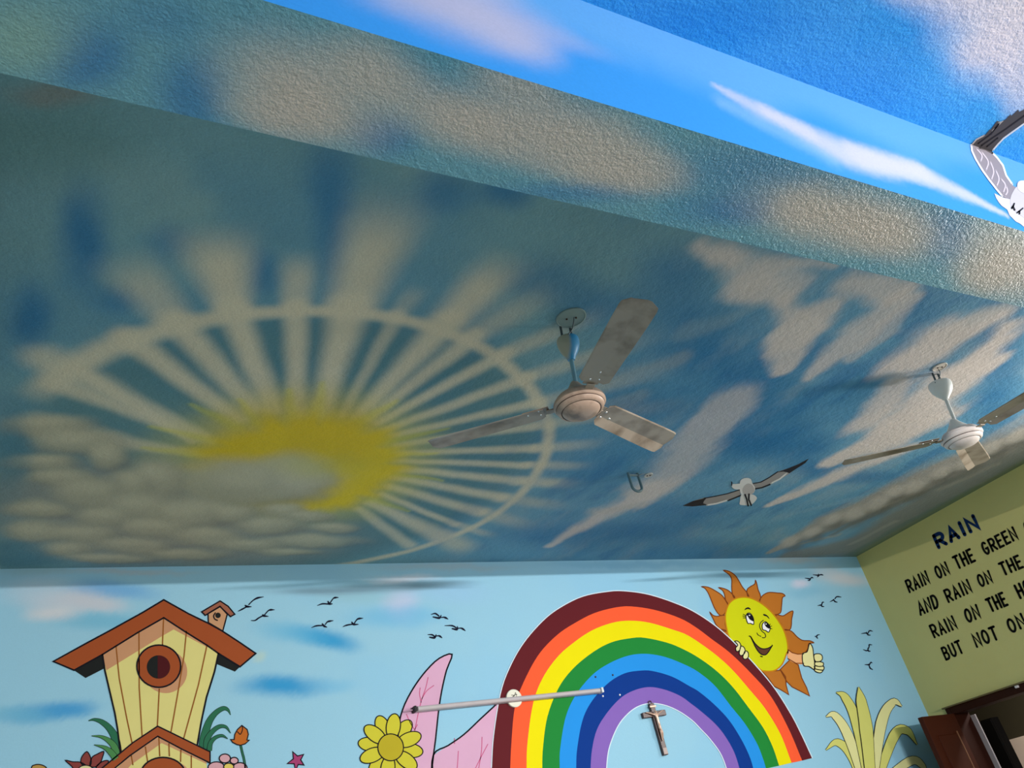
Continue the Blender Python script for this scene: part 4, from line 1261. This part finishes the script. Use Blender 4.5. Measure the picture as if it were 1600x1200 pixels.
# leaf, hinged at the far jamb
hx, hy = XR - .03, DY1 - .03
fx, fy = 5.214, 3.979
dv = Vector((fx - hx, fy - hy, 0))
wid = dv.length
ang_ = math.atan2(dv.y, dv.x)
Ml = Matrix.Translation((hx, hy, 0)) @ Matrix.Rotation(ang_, 4, 'Z')
leaf_top = EYE + .492
bm = bmesh.new()
bm_box(bm, (0, -.018, .01), (wid, .018, leaf_top), .003)
bmesh.ops.transform(bm, matrix=Ml, verts=bm.verts)
lf_o = part('door_leaf', bm, WOOD, dr)
for z0, z1 in ((.2, .9), (1.0, leaf_top - .13)):
    for sgn in (-1, 1):
        bm = bmesh.new()
        bm_box(bm, (.10, sgn * .018 - .006, z0), (wid - .10, sgn * .018 + .006, z1), .005)
        bmesh.ops.transform(bm, matrix=Ml, verts=bm.verts)
        o = link_bm('door_panel', bm, WOOD, lf_o)
        o.data.transform(Matrix.Translation(-Vector(dr.location)))
bm = bmesh.new()
bm_box(bm, (.088, .019, .98), (.095, .026, leaf_top - .115))
bmesh.ops.transform(bm, matrix=Ml, verts=bm.verts)
o = link_bm('panel_molding', bm, mat('molding_worn_wood', (136, 92, 66)), lf_o)
o.data.transform(Matrix.Translation(-Vector(dr.location)))
# pale catch on the lintel
bm = bmesh.new()
c_ = ray(np.array((1589., 1073.)))
c_ = c_ * (XR - .02) / c_[0]
bm_box(bm, (XR - .03, c_[1] - .012, c_[2] + EYE - .008), (XR - .012, c_[1] + .012, c_[2] + EYE + .008), .003)
part('door_catch', bm, mat('catch_pale_metal', (214, 200, 196), rough=.3), dr)

# corridor behind the door
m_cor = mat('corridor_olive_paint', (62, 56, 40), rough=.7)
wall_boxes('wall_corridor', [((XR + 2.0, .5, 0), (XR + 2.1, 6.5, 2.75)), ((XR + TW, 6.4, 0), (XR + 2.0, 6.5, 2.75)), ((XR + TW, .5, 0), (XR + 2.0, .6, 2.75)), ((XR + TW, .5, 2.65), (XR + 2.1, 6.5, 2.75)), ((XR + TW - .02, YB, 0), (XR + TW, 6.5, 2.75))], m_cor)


def in_x(px, x):
    d_ = ray(np.array(px, float))
    return d_ * x / d_[0]


# pale door post of the inner frame
bm = bmesh.new()
a, b = in_x((1516, 1117), XR + TW + .03), in_x((1525, 1117), XR + TW + .03)
bm_box(bm, (XR + TW + .005, DY1 - .054, 0), (XR + TW + .018, DY1 + .02, DZ - .035), .004)
o = link_bm('trim_1', bm, mat('inner_post_grey_paint', (176, 166, 168)))
o['kind'] = 'structure'
# tall dark cupboard in the corridor
x_c = XR + 1.55  # plain black block added where the doorway view is black
a, b = in_x((1529, 1127), x_c), in_x((1557.7, 1117), x_c + .12)
cb = empty('slab', (x_c + .06, (a[1] + b[1]) / 2, 0))
tag(cb, 'tall narrow black cupboard in the dark corridor beyond the open door', 'slab')
m_blk = mat('slab_black_finish', (12, 11, 11), rough=.8, spec=.05)
bm = bmesh.new()
cy0, cy1, cz = min(b[1], a[1] - .06), a[1], a[2] + EYE
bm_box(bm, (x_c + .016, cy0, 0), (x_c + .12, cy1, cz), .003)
part('slab_body', bm, m_blk, cb)
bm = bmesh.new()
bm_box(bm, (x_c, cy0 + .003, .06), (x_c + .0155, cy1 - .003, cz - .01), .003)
part('slab_front', bm, m_blk, cb)
# pale beige board on the corridor wall
x_p = XR + 1.98  # its pale colour stands in for a lit part of the corridor wall
a, b = in_x((1577, 1156), x_p), in_x((1600, 1149), x_p)
bm = bmesh.new()
bm_box(bm, (x_p - .01, a[1] - 1.2, .9), (x_p + .015, a[1], a[2] + EYE), .002)
o = link_bm('pale_panel', bm, mat('pale_panel_beige', (226, 206, 190), rough=.7))
tag(o, 'pale beige board in place of the lit corridor wall seen through the doorway', 'panel')

# ================================================================== ceiling fans
DUSTY = mat('fan_blade_dusty_enamel', (160, 145, 130), rough=.4, vary=.1, scale=5, spec=.5, dark=(84, 66, 50), dscale=9, damt=.8)
BODYM = mat('fan_body_cream_enamel', (180, 152, 134), rough=.42, vary=.1, scale=14, spec=.45, dark=(92, 70, 56), dscale=16, damt=.75)
BODYC = mat('fan_body_white_enamel', (226, 212, 206), rough=.35, vary=.05, scale=9, spec=.5, dark=(150, 124, 110), dscale=9, damt=.3)
STEEL = mat('fan_hook_steel', (86, 96, 100), rough=.45, metal=.6, spec=.5)
CHROME = mat('fan_rivet_chrome', (235, 235, 235), rough=.2, metal=.9)
BLUEC = mat('fan_canopy_blue_spray', (60, 152, 204), rough=.4, vary=.2, scale=18, dark=(176, 172, 160), dscale=9, damt=.5)
def overspray(m_, rgb):
    nt = m_.node_tree
    bs = nt.nodes['Principled BSDF']
    src = bs.inputs['Base Color'].links[0].from_socket
    tc = nt.nodes.new('ShaderNodeTexCoord')
    sx_ = nt.nodes.new('ShaderNodeSeparateXYZ')
    nt.links.new(tc.outputs['Object'], sx_.inputs[0])
    mr = nt.nodes.new('ShaderNodeMapRange')
    mr.inputs['From Min'].default_value = -.004
    mr.inputs['From Max'].default_value = -.016
    nt.links.new(sx_.outputs['X'], mr.inputs['Value'])
    mx = nt.nodes.new('ShaderNodeMix')
    mx.data_type = 'RGBA'
    mx.inputs[7].default_value = (*lin(rgb), 1)
    nt.links.new(mr.outputs['Result'], mx.inputs[0])
    nt.links.new(src, mx.inputs[6])
    nt.links.new(mx.outputs[2], bs.inputs['Base Color'])


overspray(BLUEC, (168, 164, 146))
GREYC = mat('fan_canopy_white_enamel', (232, 230, 224), rough=.35)
BLUER = mat('fan_rod_blue_spray', (120, 160, 176), rough=.35, vary=.2, scale=12)
GROOVE = mat('fan_groove_dirt', (64, 46, 38), rough=.8)


def blade_mesh(r0, r1, w0, w1, pitch, crease=.34, bend=20.0):
    """pressed sheet blade along +X with one lengthwise crease and rounded tip corners."""
    bm = bmesh.new()
    NU = 26
    rows = []
    for i in range(NU + 1):
        t = i / NU
        x = r0 + (r1 - r0) * t
        w = w0 + (w1 - w0) * min(1, t * 1.3)
        d_ = r1 - x
        cut = 0
        rc = .03
        if d_ < rc:
            cut = rc - math.sqrt(max(0, rc * rc - (rc - d_) ** 2))
        d0 = x - r0
        cut0 = 0
        if d0 < .014:
            cut0 = .014 - math.sqrt(max(0, .014 ** 2 - (.014 - d0) ** 2))
        y0, y1 = -w / 2 + cut + cut0, w / 2 - cut - cut0
        yc = w / 2 - w * crease
        ysn = [y0, y0 + .004, y0 + (yc - y0) * .5, yc - .004, yc, (yc + y1) / 2, y1]
        row = []
        for y in ysn:
            z = 0.0
            if y > yc:
                z = -(y - yc) * math.tan(math.radians(bend))
            if y < y0 + .002:
                z += .003
            row.append((x, y, z))
        rows.append(row)
    cp, sp = math.cos(math.radians(pitch)), math.sin(math.radians(pitch))
    T = .0014
    tops, bots = [], []
    for row in rows:
        tops.append([bm.verts.new((x, y * cp - z * sp, y * sp + z * cp + T)) for x, y, z in row])
        bots.append([bm.verts.new((x, y * cp - z * sp, y * sp + z * cp)) for x, y, z in row])
    nn = len(rows[0])
    for i in range(NU):
        for j in range(nn - 1):
            bm.faces.new((tops[i][j], tops[i + 1][j], tops[i + 1][j + 1], tops[i][j + 1]))
            bm.faces.new((bots[i][j + 1], bots[i + 1][j + 1], bots[i + 1][j], bots[i][j]))
        bm.faces.new((tops[i][0], bots[i][0], bots[i + 1][0], tops[i + 1][0]))
        bm.faces.new((tops[i + 1][-1], bots[i + 1][-1], bots[i][-1], tops[i][-1]))
    for j in range(nn - 1):
        bm.faces.new((tops[0][j + 1], bots[0][j + 1], bots[0][j], tops[0][j]))
        bm.faces.new((tops[-1][j], bots[-1][j], bots[-1][j + 1], tops[-1][j + 1]))
    return bm


def ceiling_fan(label, hook, hub, az, rad, tilt, pitch, canopy_m, rod_m, body_m, cup_r=.045):
    """hook: point on the ceiling, hub: centre of the blade plane."""
    e = empty('ceiling_fan', hub)
    tag(e, label, 'fan', 'ceiling fans with three blades')
    hk = Vector(hook) - Vector(hub)
    axis = hk.normalized()
    ZA = Vector((0, 0, 1))
    Qa = ZA.rotation_difference(axis).to_matrix().to_4x4()
    top = hk.length
    # U hook
    bm = bmesh.new()
    pts = [(-.022, 0, top + .002), (-.022, 0, top - .03)] + [(-.022 * math.cos(t), 0, top - .045 - .016 * math.sin(t)) for t in np.linspace(0, math.pi, 9)] + [(.022, 0, top - .03), (.022, 0, top + .002)]
    bm_tube(bm, pts, .005, 8)
    bmesh.ops.transform(bm, matrix=Qa, verts=bm.verts)
    part('ceiling_hook', bm, STEEL, e, True).data.transform(Matrix.Translation(Vector(hub)))
    # shackle
    bm = bmesh.new()
    pts = [(.014 * math.cos(t) * 0, .016 * math.cos(t), top - .060 + .018 * math.sin(t)) for t in np.linspace(0, 2 * math.pi, 18)[:-1]]
    bm_tube(bm, pts, .0045, 8, closed=True)
    bmesh.ops.transform(bm, matrix=Qa, verts=bm.verts)
    part('shackle', bm, STEEL, e, True).data.transform(Matrix.Translation(Vector(hub)))
    # canopy cup
    bm = bmesh.new()
    zt = top - .055
    q = cup_r
    bm_lathe(bm, [(.0, zt - .004), (q * .80, zt - .003), (q * .9, zt), (q * .97, zt - .005), (q, zt - .016), (q * .97, zt - .030), (q * .88, zt - .046), (q * .70, zt - .064), (q * .46, zt - .080), (.0165, zt - .090), (.0135, zt - .096), (0, zt - .096)], 36)
    bmesh.ops.transform(bm, matrix=Qa, verts=bm.verts)
    part('canopy_cup', bm, canopy_m, e, True).data.transform(Matrix.Translation(Vector(hub)))
    # rod
    bm = bmesh.new()
    bm_lathe(bm, [(0, zt - .09), (.0085, zt - .09), (.0085, .06), (0, .06)], 20)
    bmesh.ops.transform(bm, matrix=Qa, verts=bm.verts)
    part('down_rod', bm, rod_m, e, True).data.transform(Matrix.Translation(Vector(hub)))
    # tilted motor frame
    n_ = Vector((math.sin(tilt[0]), math.sin(tilt[1]), 1)).normalized()
    Qt = ZA.rotation_difference(n_).to_matrix().to_4x4()
    bm = bmesh.new()
    bm_lathe(bm, [(0, .094), (.011, .094), (.016, .088), (.028, .068), (.043, .050), (.052, .040), (.057, .030), (0, .030)], 36)
    bmesh.ops.transform(bm, matrix=Qt, verts=bm.verts)
    part('lower_cup', bm, canopy_m if canopy_m is GREYC else body_m, e, True).data.transform(Matrix.Translation(Vector(hub)))
    bm = bmesh.new()
    bm_lathe(bm, [(0, .032), (.06, .031), (.078, .026), (.086, .018), (.0875, .010), (.0955, .006), (.099, -.002), (.099, -.010), (.094, -.016), (.090, -.018), (.091, -.022), (.087, -.030), (.078, -.036), (.075, -.036), (.0735, -.0335), (.071, -.037), (.066, -.043), (.052, -.050), (.034, -.054), (.015, -.056), (0, -.056)], 56)
    bmesh.ops.transform(bm, matrix=Qt, verts=bm.verts)
    mo = part('motor_housing', bm, body_m, e, True)
    mo.data.transform(Matrix.Translation(Vector(hub)))
    bm = bmesh.new()
    for rr, zz in ((.0905, -.0195), (.0742, -.0352)):
        bm_tube(bm, [(rr * math.cos(t), rr * math.sin(t), zz) for t in np.linspace(0, 2 * math.pi, 49)[:-1]], .0016, 6, closed=True)
    bmesh.ops.transform(bm, matrix=Qt, verts=bm.verts)
    g_ = link_bm('groove_ring', bm, GROOVE, mo, True)
    for k in range(3):
        Mk = Qt @ Matrix.Rotation(az + k * 2 * math.pi / 3, 4, 'Z')
        bm = blade_mesh(.135, rad, .112, .128, pitch)
        bmesh.ops.transform(bm, matrix=Mk, verts=bm.verts)
        bo = link_bm('blade', bm, DUSTY, e, False)
        # bracket arm
        bm = bmesh.new()
        bm_box(bm, (.07, -.016, -.006), (.125, .016, -.001), .002)
        bm_box(bm, (.115, -.03, .0025), (.215, .03, .0055), .002)
        Mp = Mk @ Matrix.Rotation(math.radians(pitch), 4, 'X')
        bmesh.ops.transform(bm, matrix=Mp, verts=bm.verts)
        link_bm('blade_bracket', bm, DUSTY, bo)
        for rx_, ry_ in ((.150, -.012), (.153, .022), (.195, .01)):
            bm = bmesh.new()
            bm_lathe(bm, [(0, -.0045), (.0022, -.0042), (.004, -.0025), (.0045, 0), (.0045, .004), (0, .004)], 12, Mp @ Matrix.Translation((rx_, ry_, .001)))
            link_bm('rivet', bm, CHROME, bo, True)
    return e


fan1 = ceiling_fan('dusty ceiling fan with a blue canopy cup beside the painted sunburst', (1.590, 1.985, ZC), (1.583, 2.022, EYE + 1.469), 2.449, .584, (.03, 0), -4, BLUEC, BLUER, BODYM, .044)
fan2 = ceiling_fan('cleaner white ceiling fan near the green wall, cut by the frame edge', (3.787, 1.935, ZC), (3.765, 1.970, EYE + 1.446), 2.566, .588, (-.008, -.046), -1.5, GREYC, GREYC, BODYC, .056)

# round cover plates and loose wires by the hooks
PLM = [mat('cover_plate_sky_paint', (130, 150, 148), rough=.7, vary=.15, scale=12), mat('cover_plate_cream_paint', (214, 202, 192), rough=.5, vary=.1, scale=12)]


def cover(px, r, m_, label, wire=None):
    c = on_ceiling(np.array(px, float))
    e = empty('cover_plate', (c[0], c[1], ZC))
    tag(e, label, 'cover plate', 'round ceiling cover plates')
    bm = bmesh.new()
    bm_lathe(bm, [(0, -.0030), (r - .006, -.0030), (r - .005, -.005), (r - .0015, -.005), (r, -.004), (r, -.0004), (0, -.0004)], 40)
    link_bm('plate', bm, m_, e, True)
    for dx, dy in ((-.25, .15), (.3, -.12)):
        bm = bmesh.new()
        bm_lathe(bm, [(0, -.007), (.003, -.007), (.004, -.005), (.004, -.0025), (0, -.0025)], 12, Matrix.Translation((dx * r, dy * r, 0)))
        link_bm('screw', bm, GROOVE, e, True)
    if wire:
        bm = bmesh.new()
        P_ = [Vector(w__) - e.location for w__ in wire]
        q = catmull([tuple(p_) for p_ in P_], n=8)
        bm_tube(bm, [tuple(p_) for p_ in q], .0022, 6)
        link_bm('wire', bm, STEEL, e, True)
    return e


def cl(px, drop):
    d_ = ray(np.array(px, float))
    q = d_ * ((ZC - drop - EYE) / d_[2])
    return (q[0], q[1], ZC - drop)


cover((892, 496), .060, PLM[0], 'round cover plate with a loose wire above the blue-cupped fan', [cl((897, 496), .012), cl((896, 506), .02), cl((893, 516), .045), cl((888, 522), .066)])
cover((1468, 573), .038, PLM[1], 'round cover plate with a loose wire above the white fan', [cl((1466, 577), .012), cl((1469, 583), .03), cl((1466, 593), .05), cl((1461, 598), .068)])
sp = cover((1013, 742), .026, mat('cover_plate_cloud_paint', (190, 186, 180)), 'small cover plate beside the empty ceiling hook', [cl((1008, 740), .006), cl((1002, 741), .012), cl((996, 744), .022)])
# empty hook
c = on_ceiling(np.array((990., 738.)))
bm = bmesh.new()
pts = [(-.032, .01, 0.001), (-.032, .01, -.07)] + [(-.032 * math.cos(t), .01, -.085 - .026 * math.sin(t)) for t in np.linspace(0, math.pi, 11)] + [(.032, .01, -.07), (.032, .01, 0.001)]
bm_tube(bm, pts, .0078, 10)
bm_tube(bm, [(-.036, .01, -.012), (.036, .01, -.012)], .0075, 10)
hk = link_bm('ceiling_hook', bm, mat('hook_painted_steel', (92, 116, 122), rough=.4, spec=.6), None, True)
hk.location = (c[0], c[1], ZC)
tag(hk, 'empty U-shaped fan hook on the ceiling left of the painted seagull', 'hook')

# ================================================================== tube lamp on the end wall
a, b = on_back(np.array((646., 1110.5))), on_back(np.array((935., 1081.)))
dvec = Vector((b[0] - a[0], 0, b[1] - a[1]))
Ln = dvec.length
tl = empty('tube_lamp', (a[0], YB, a[1]))
tl.rotation_euler = (0, -math.atan2(dvec.z, dvec.x), 0)
tag(tl, 'unlit slim white tube lamp fixed slightly tilted across the rainbow', 'lamp')
LMB = mat('lamp_body_white_metal', (176, 168, 172), rough=.4)
bm = bmesh.new()
bm_box(bm, (0, -.026, -.014), (Ln, -.0035, .014), .003)
link_bm('lamp_body', bm, LMB, tl)
bm = bmesh.new()
bm_tube(bm, [(.012, -.033, 0), (Ln - .012, -.033, 0)], .013, 20)
link_bm('diffuser', bm, mat('lamp_diffuser_greyish', (186, 176, 178), rough=.35), tl, True)
for x0, m_ in ((-.012, mat('end_cap_black_plastic', (26, 24, 26))), (Ln - .004, mat('end_cap_white_plastic', (220, 220, 222)))):
    bm = bmesh.new()
    bm_box(bm, (x0, -.047, -.0155), (x0 + .016, -.002, .0155), .004)
    o = link_bm('end_cap', bm, m_, tl)
    o['label'] = 'black end cap' if x0 < 0 else 'white end cap'
bm = bmesh.new()
bm_tube(bm, [(-.012, -.02, 0), (-.05, -.008, -.002), (-.06, -.003, -.002)], .004, 8)
link_bm('lead_wire', bm, mat('lead_wire_pinkish', (186, 150, 170)), tl, True)
# round wooden block behind the lamp
c = on_back(np.array((802., 1092.)))
rd = empty('mounting_disc', (c[0], YB, c[1]))
tag(rd, 'round cream mounting disc behind the tube lamp on the rainbow', 'disc')
bm = bmesh.new()
bm_lathe(bm, [(0, 0), (.050, 0), (.050, .012), (.047, .0145), (0, .0145)], 40, Matrix.Translation((0, -.0028, 0)) @ Matrix.Rotation(math.pi / 2, 4, 'X'))
bmesh.ops.translate(bm, verts=bm.verts, vec=(0, 0, 0))
link_bm('disc_body', bm, mat('disc_cream_plastic', (226, 222, 204), rough=.45), rd, True)
bm = bmesh.new()
for q in ([(-.026, -.001), (-.008, .010), (.004, .016)], [(.012, .030), (.006, .018), (-.004, .008)], [(.012, .030), (.016, .014), (.012, .004)], [(-.018, .018), (0, .016), (.020, .018)]):
    bm_tube(bm, [(x, -.0178, z) for x, z in q], .0014, 6)
link_bm('arrow_mark', bm, INK, rd, True)

# small screw heads left in the wall
for px in ((930, 1058), (957, 1055), (941.5, 1088), (968, 1086)):
    c = on_back(np.array(px, float))
    bm = bmesh.new()
    bm_lathe(bm, [(0, 0), (.006, 0), (.005, .004), (0, .005)], 12, Matrix.Translation((0, -.0026, 0)) @ Matrix.Rotation(math.pi / 2, 4, 'X'))
    o = link_bm('screw', bm, GROOVE if px[1] < 1070 else WHITE, None, True)
    o.location = (c[0], YB, c[1])
    tag(o, {930: 'dark screw head on the blue band, left one of two', 957: 'dark screw head on the blue band, right one of two', 941.5: 'pale screw head just right of the tube lamp end', 968: 'pale screw head between navy and violet bands'}[px[0]], 'screw', 'screws left in the rainbow')

# ================================================================== crucifix
a, b = on_back(np.array((1014., 1098.))), on_back(np.array((1037.5, 1181.)))
top = Vector((a[0], YB, a[1]))
bot = Vector((b[0], YB, b[1]))
up = (top - bot).normalized()
Lc = (top - bot).length
cr = empty('crucifix', tuple(bot))
tag(cr, 'small dark wooden crucifix with pale figure hanging under the rainbow arch', 'crucifix')
sx = Vector((0, 1, 0)).cross(up).normalized()
Mc = Matrix(((sx.x, 0, up.x, 0), (sx.y, 1, up.y, 0), (sx.z, 0, up.z, 0), (0, 0, 0, 1)))
CW = mat('crucifix_dark_wood', (70, 32, 22), rough=.35, vary=.25, scale=20, spec=.5)
CB = mat('crucifix_figure_brass', (196, 160, 140), rough=.35, metal=.3, vary=.15, scale=30)


def cpart(name, bm, m_, smooth=False):
    bmesh.ops.transform(bm, matrix=Mc, verts=bm.verts)
    return link_bm(name, bm, m_, cr, smooth)


bm = bmesh.new()
bm_box(bm, (-.0165, -.027, 0), (.0165, -.004, Lc * .97), .003)
cpart('upright', bm, CW)
zc = Lc * .765
bm = bmesh.new()
bm_box(bm, (-.088, -.0265, zc - .0165), (.088, -.0045, zc + .0165), .003)
cpart('crossbar', bm, CW)
bm = bmesh.new()
bm_tube(bm, [(.012 * math.cos(t), -.012, Lc * .985 + .012 * math.sin(t)) for t in np.linspace(0, 2 * math.pi, 16)[:-1]], .0028, 8, closed=True)
cpart('hanging_ring', bm, CW, True)
bm = bmesh.new()
bm_box(bm, (-.024, -.031, Lc * .885), (.024, -.027, Lc * .925), .002)
cpart('title_plate', bm, CB)
bm = bmesh.new()
bm_box(bm, (-.0145, -.0295, .004), (.0145, -.027, Lc * .13), .001)
cpart('foot_plate', bm, mat('crucifix_foot_silver', (170, 150, 144), rough=.45, metal=.1))
# figure, one skinned body
me = bpy.data.meshes.new('figure')
yb = -.036
J = [(0, yb, zc - .075), (0, yb - .002, zc - .035), (0, yb - .002, zc - .006), (0, yb - .005, zc + .004), (-.004, yb - .008, zc + .016),
     (-.018, yb, zc - .004), (-.042, yb + .002, zc + .006), (-.068, yb + .004, zc + .014),
     (.018, yb, zc - .004), (.042, yb + .002, zc + .006), (.068, yb + .004, zc + .014),
     (-.006, yb - .008, zc - .112), (-.003, yb + .003, zc - .150), (.006, yb - .008, zc - .112), (.003, yb + .003, zc - .150), (0, yb - .002, zc - .160)]
ED = [(0, 1), (1, 2), (2, 3), (3, 4), (2, 5), (5, 6), (6, 7), (2, 8), (8, 9), (9, 10), (0, 11), (11, 12), (0, 13), (13, 14), (12, 15)]
RD = [.0095, .010, .0105, .0045, .0085, .0055, .0042, .0034, .0055, .0042, .0034, .0062, .0042, .0062, .0042, .003]
me.from_pydata([tuple(Mc @ Vector(j)) for j in J], ED, [])
fo = bpy.data.objects.new('figure', me)
COL.objects.link(fo)
fo.parent = cr
sk = fo.modifiers.new('skin', 'SKIN')
for v, r_ in zip(me.skin_vertices[0].data, RD):
    v.radius = (r_, r_)
me.skin_vertices[0].data[0].use_root = True
sb = fo.modifiers.new('sub', 'SUBSURF')
sb.levels = sb.render_levels = 2
me.materials.append(CB)
fo['label'] = 'pale metal figure with outstretched arms'
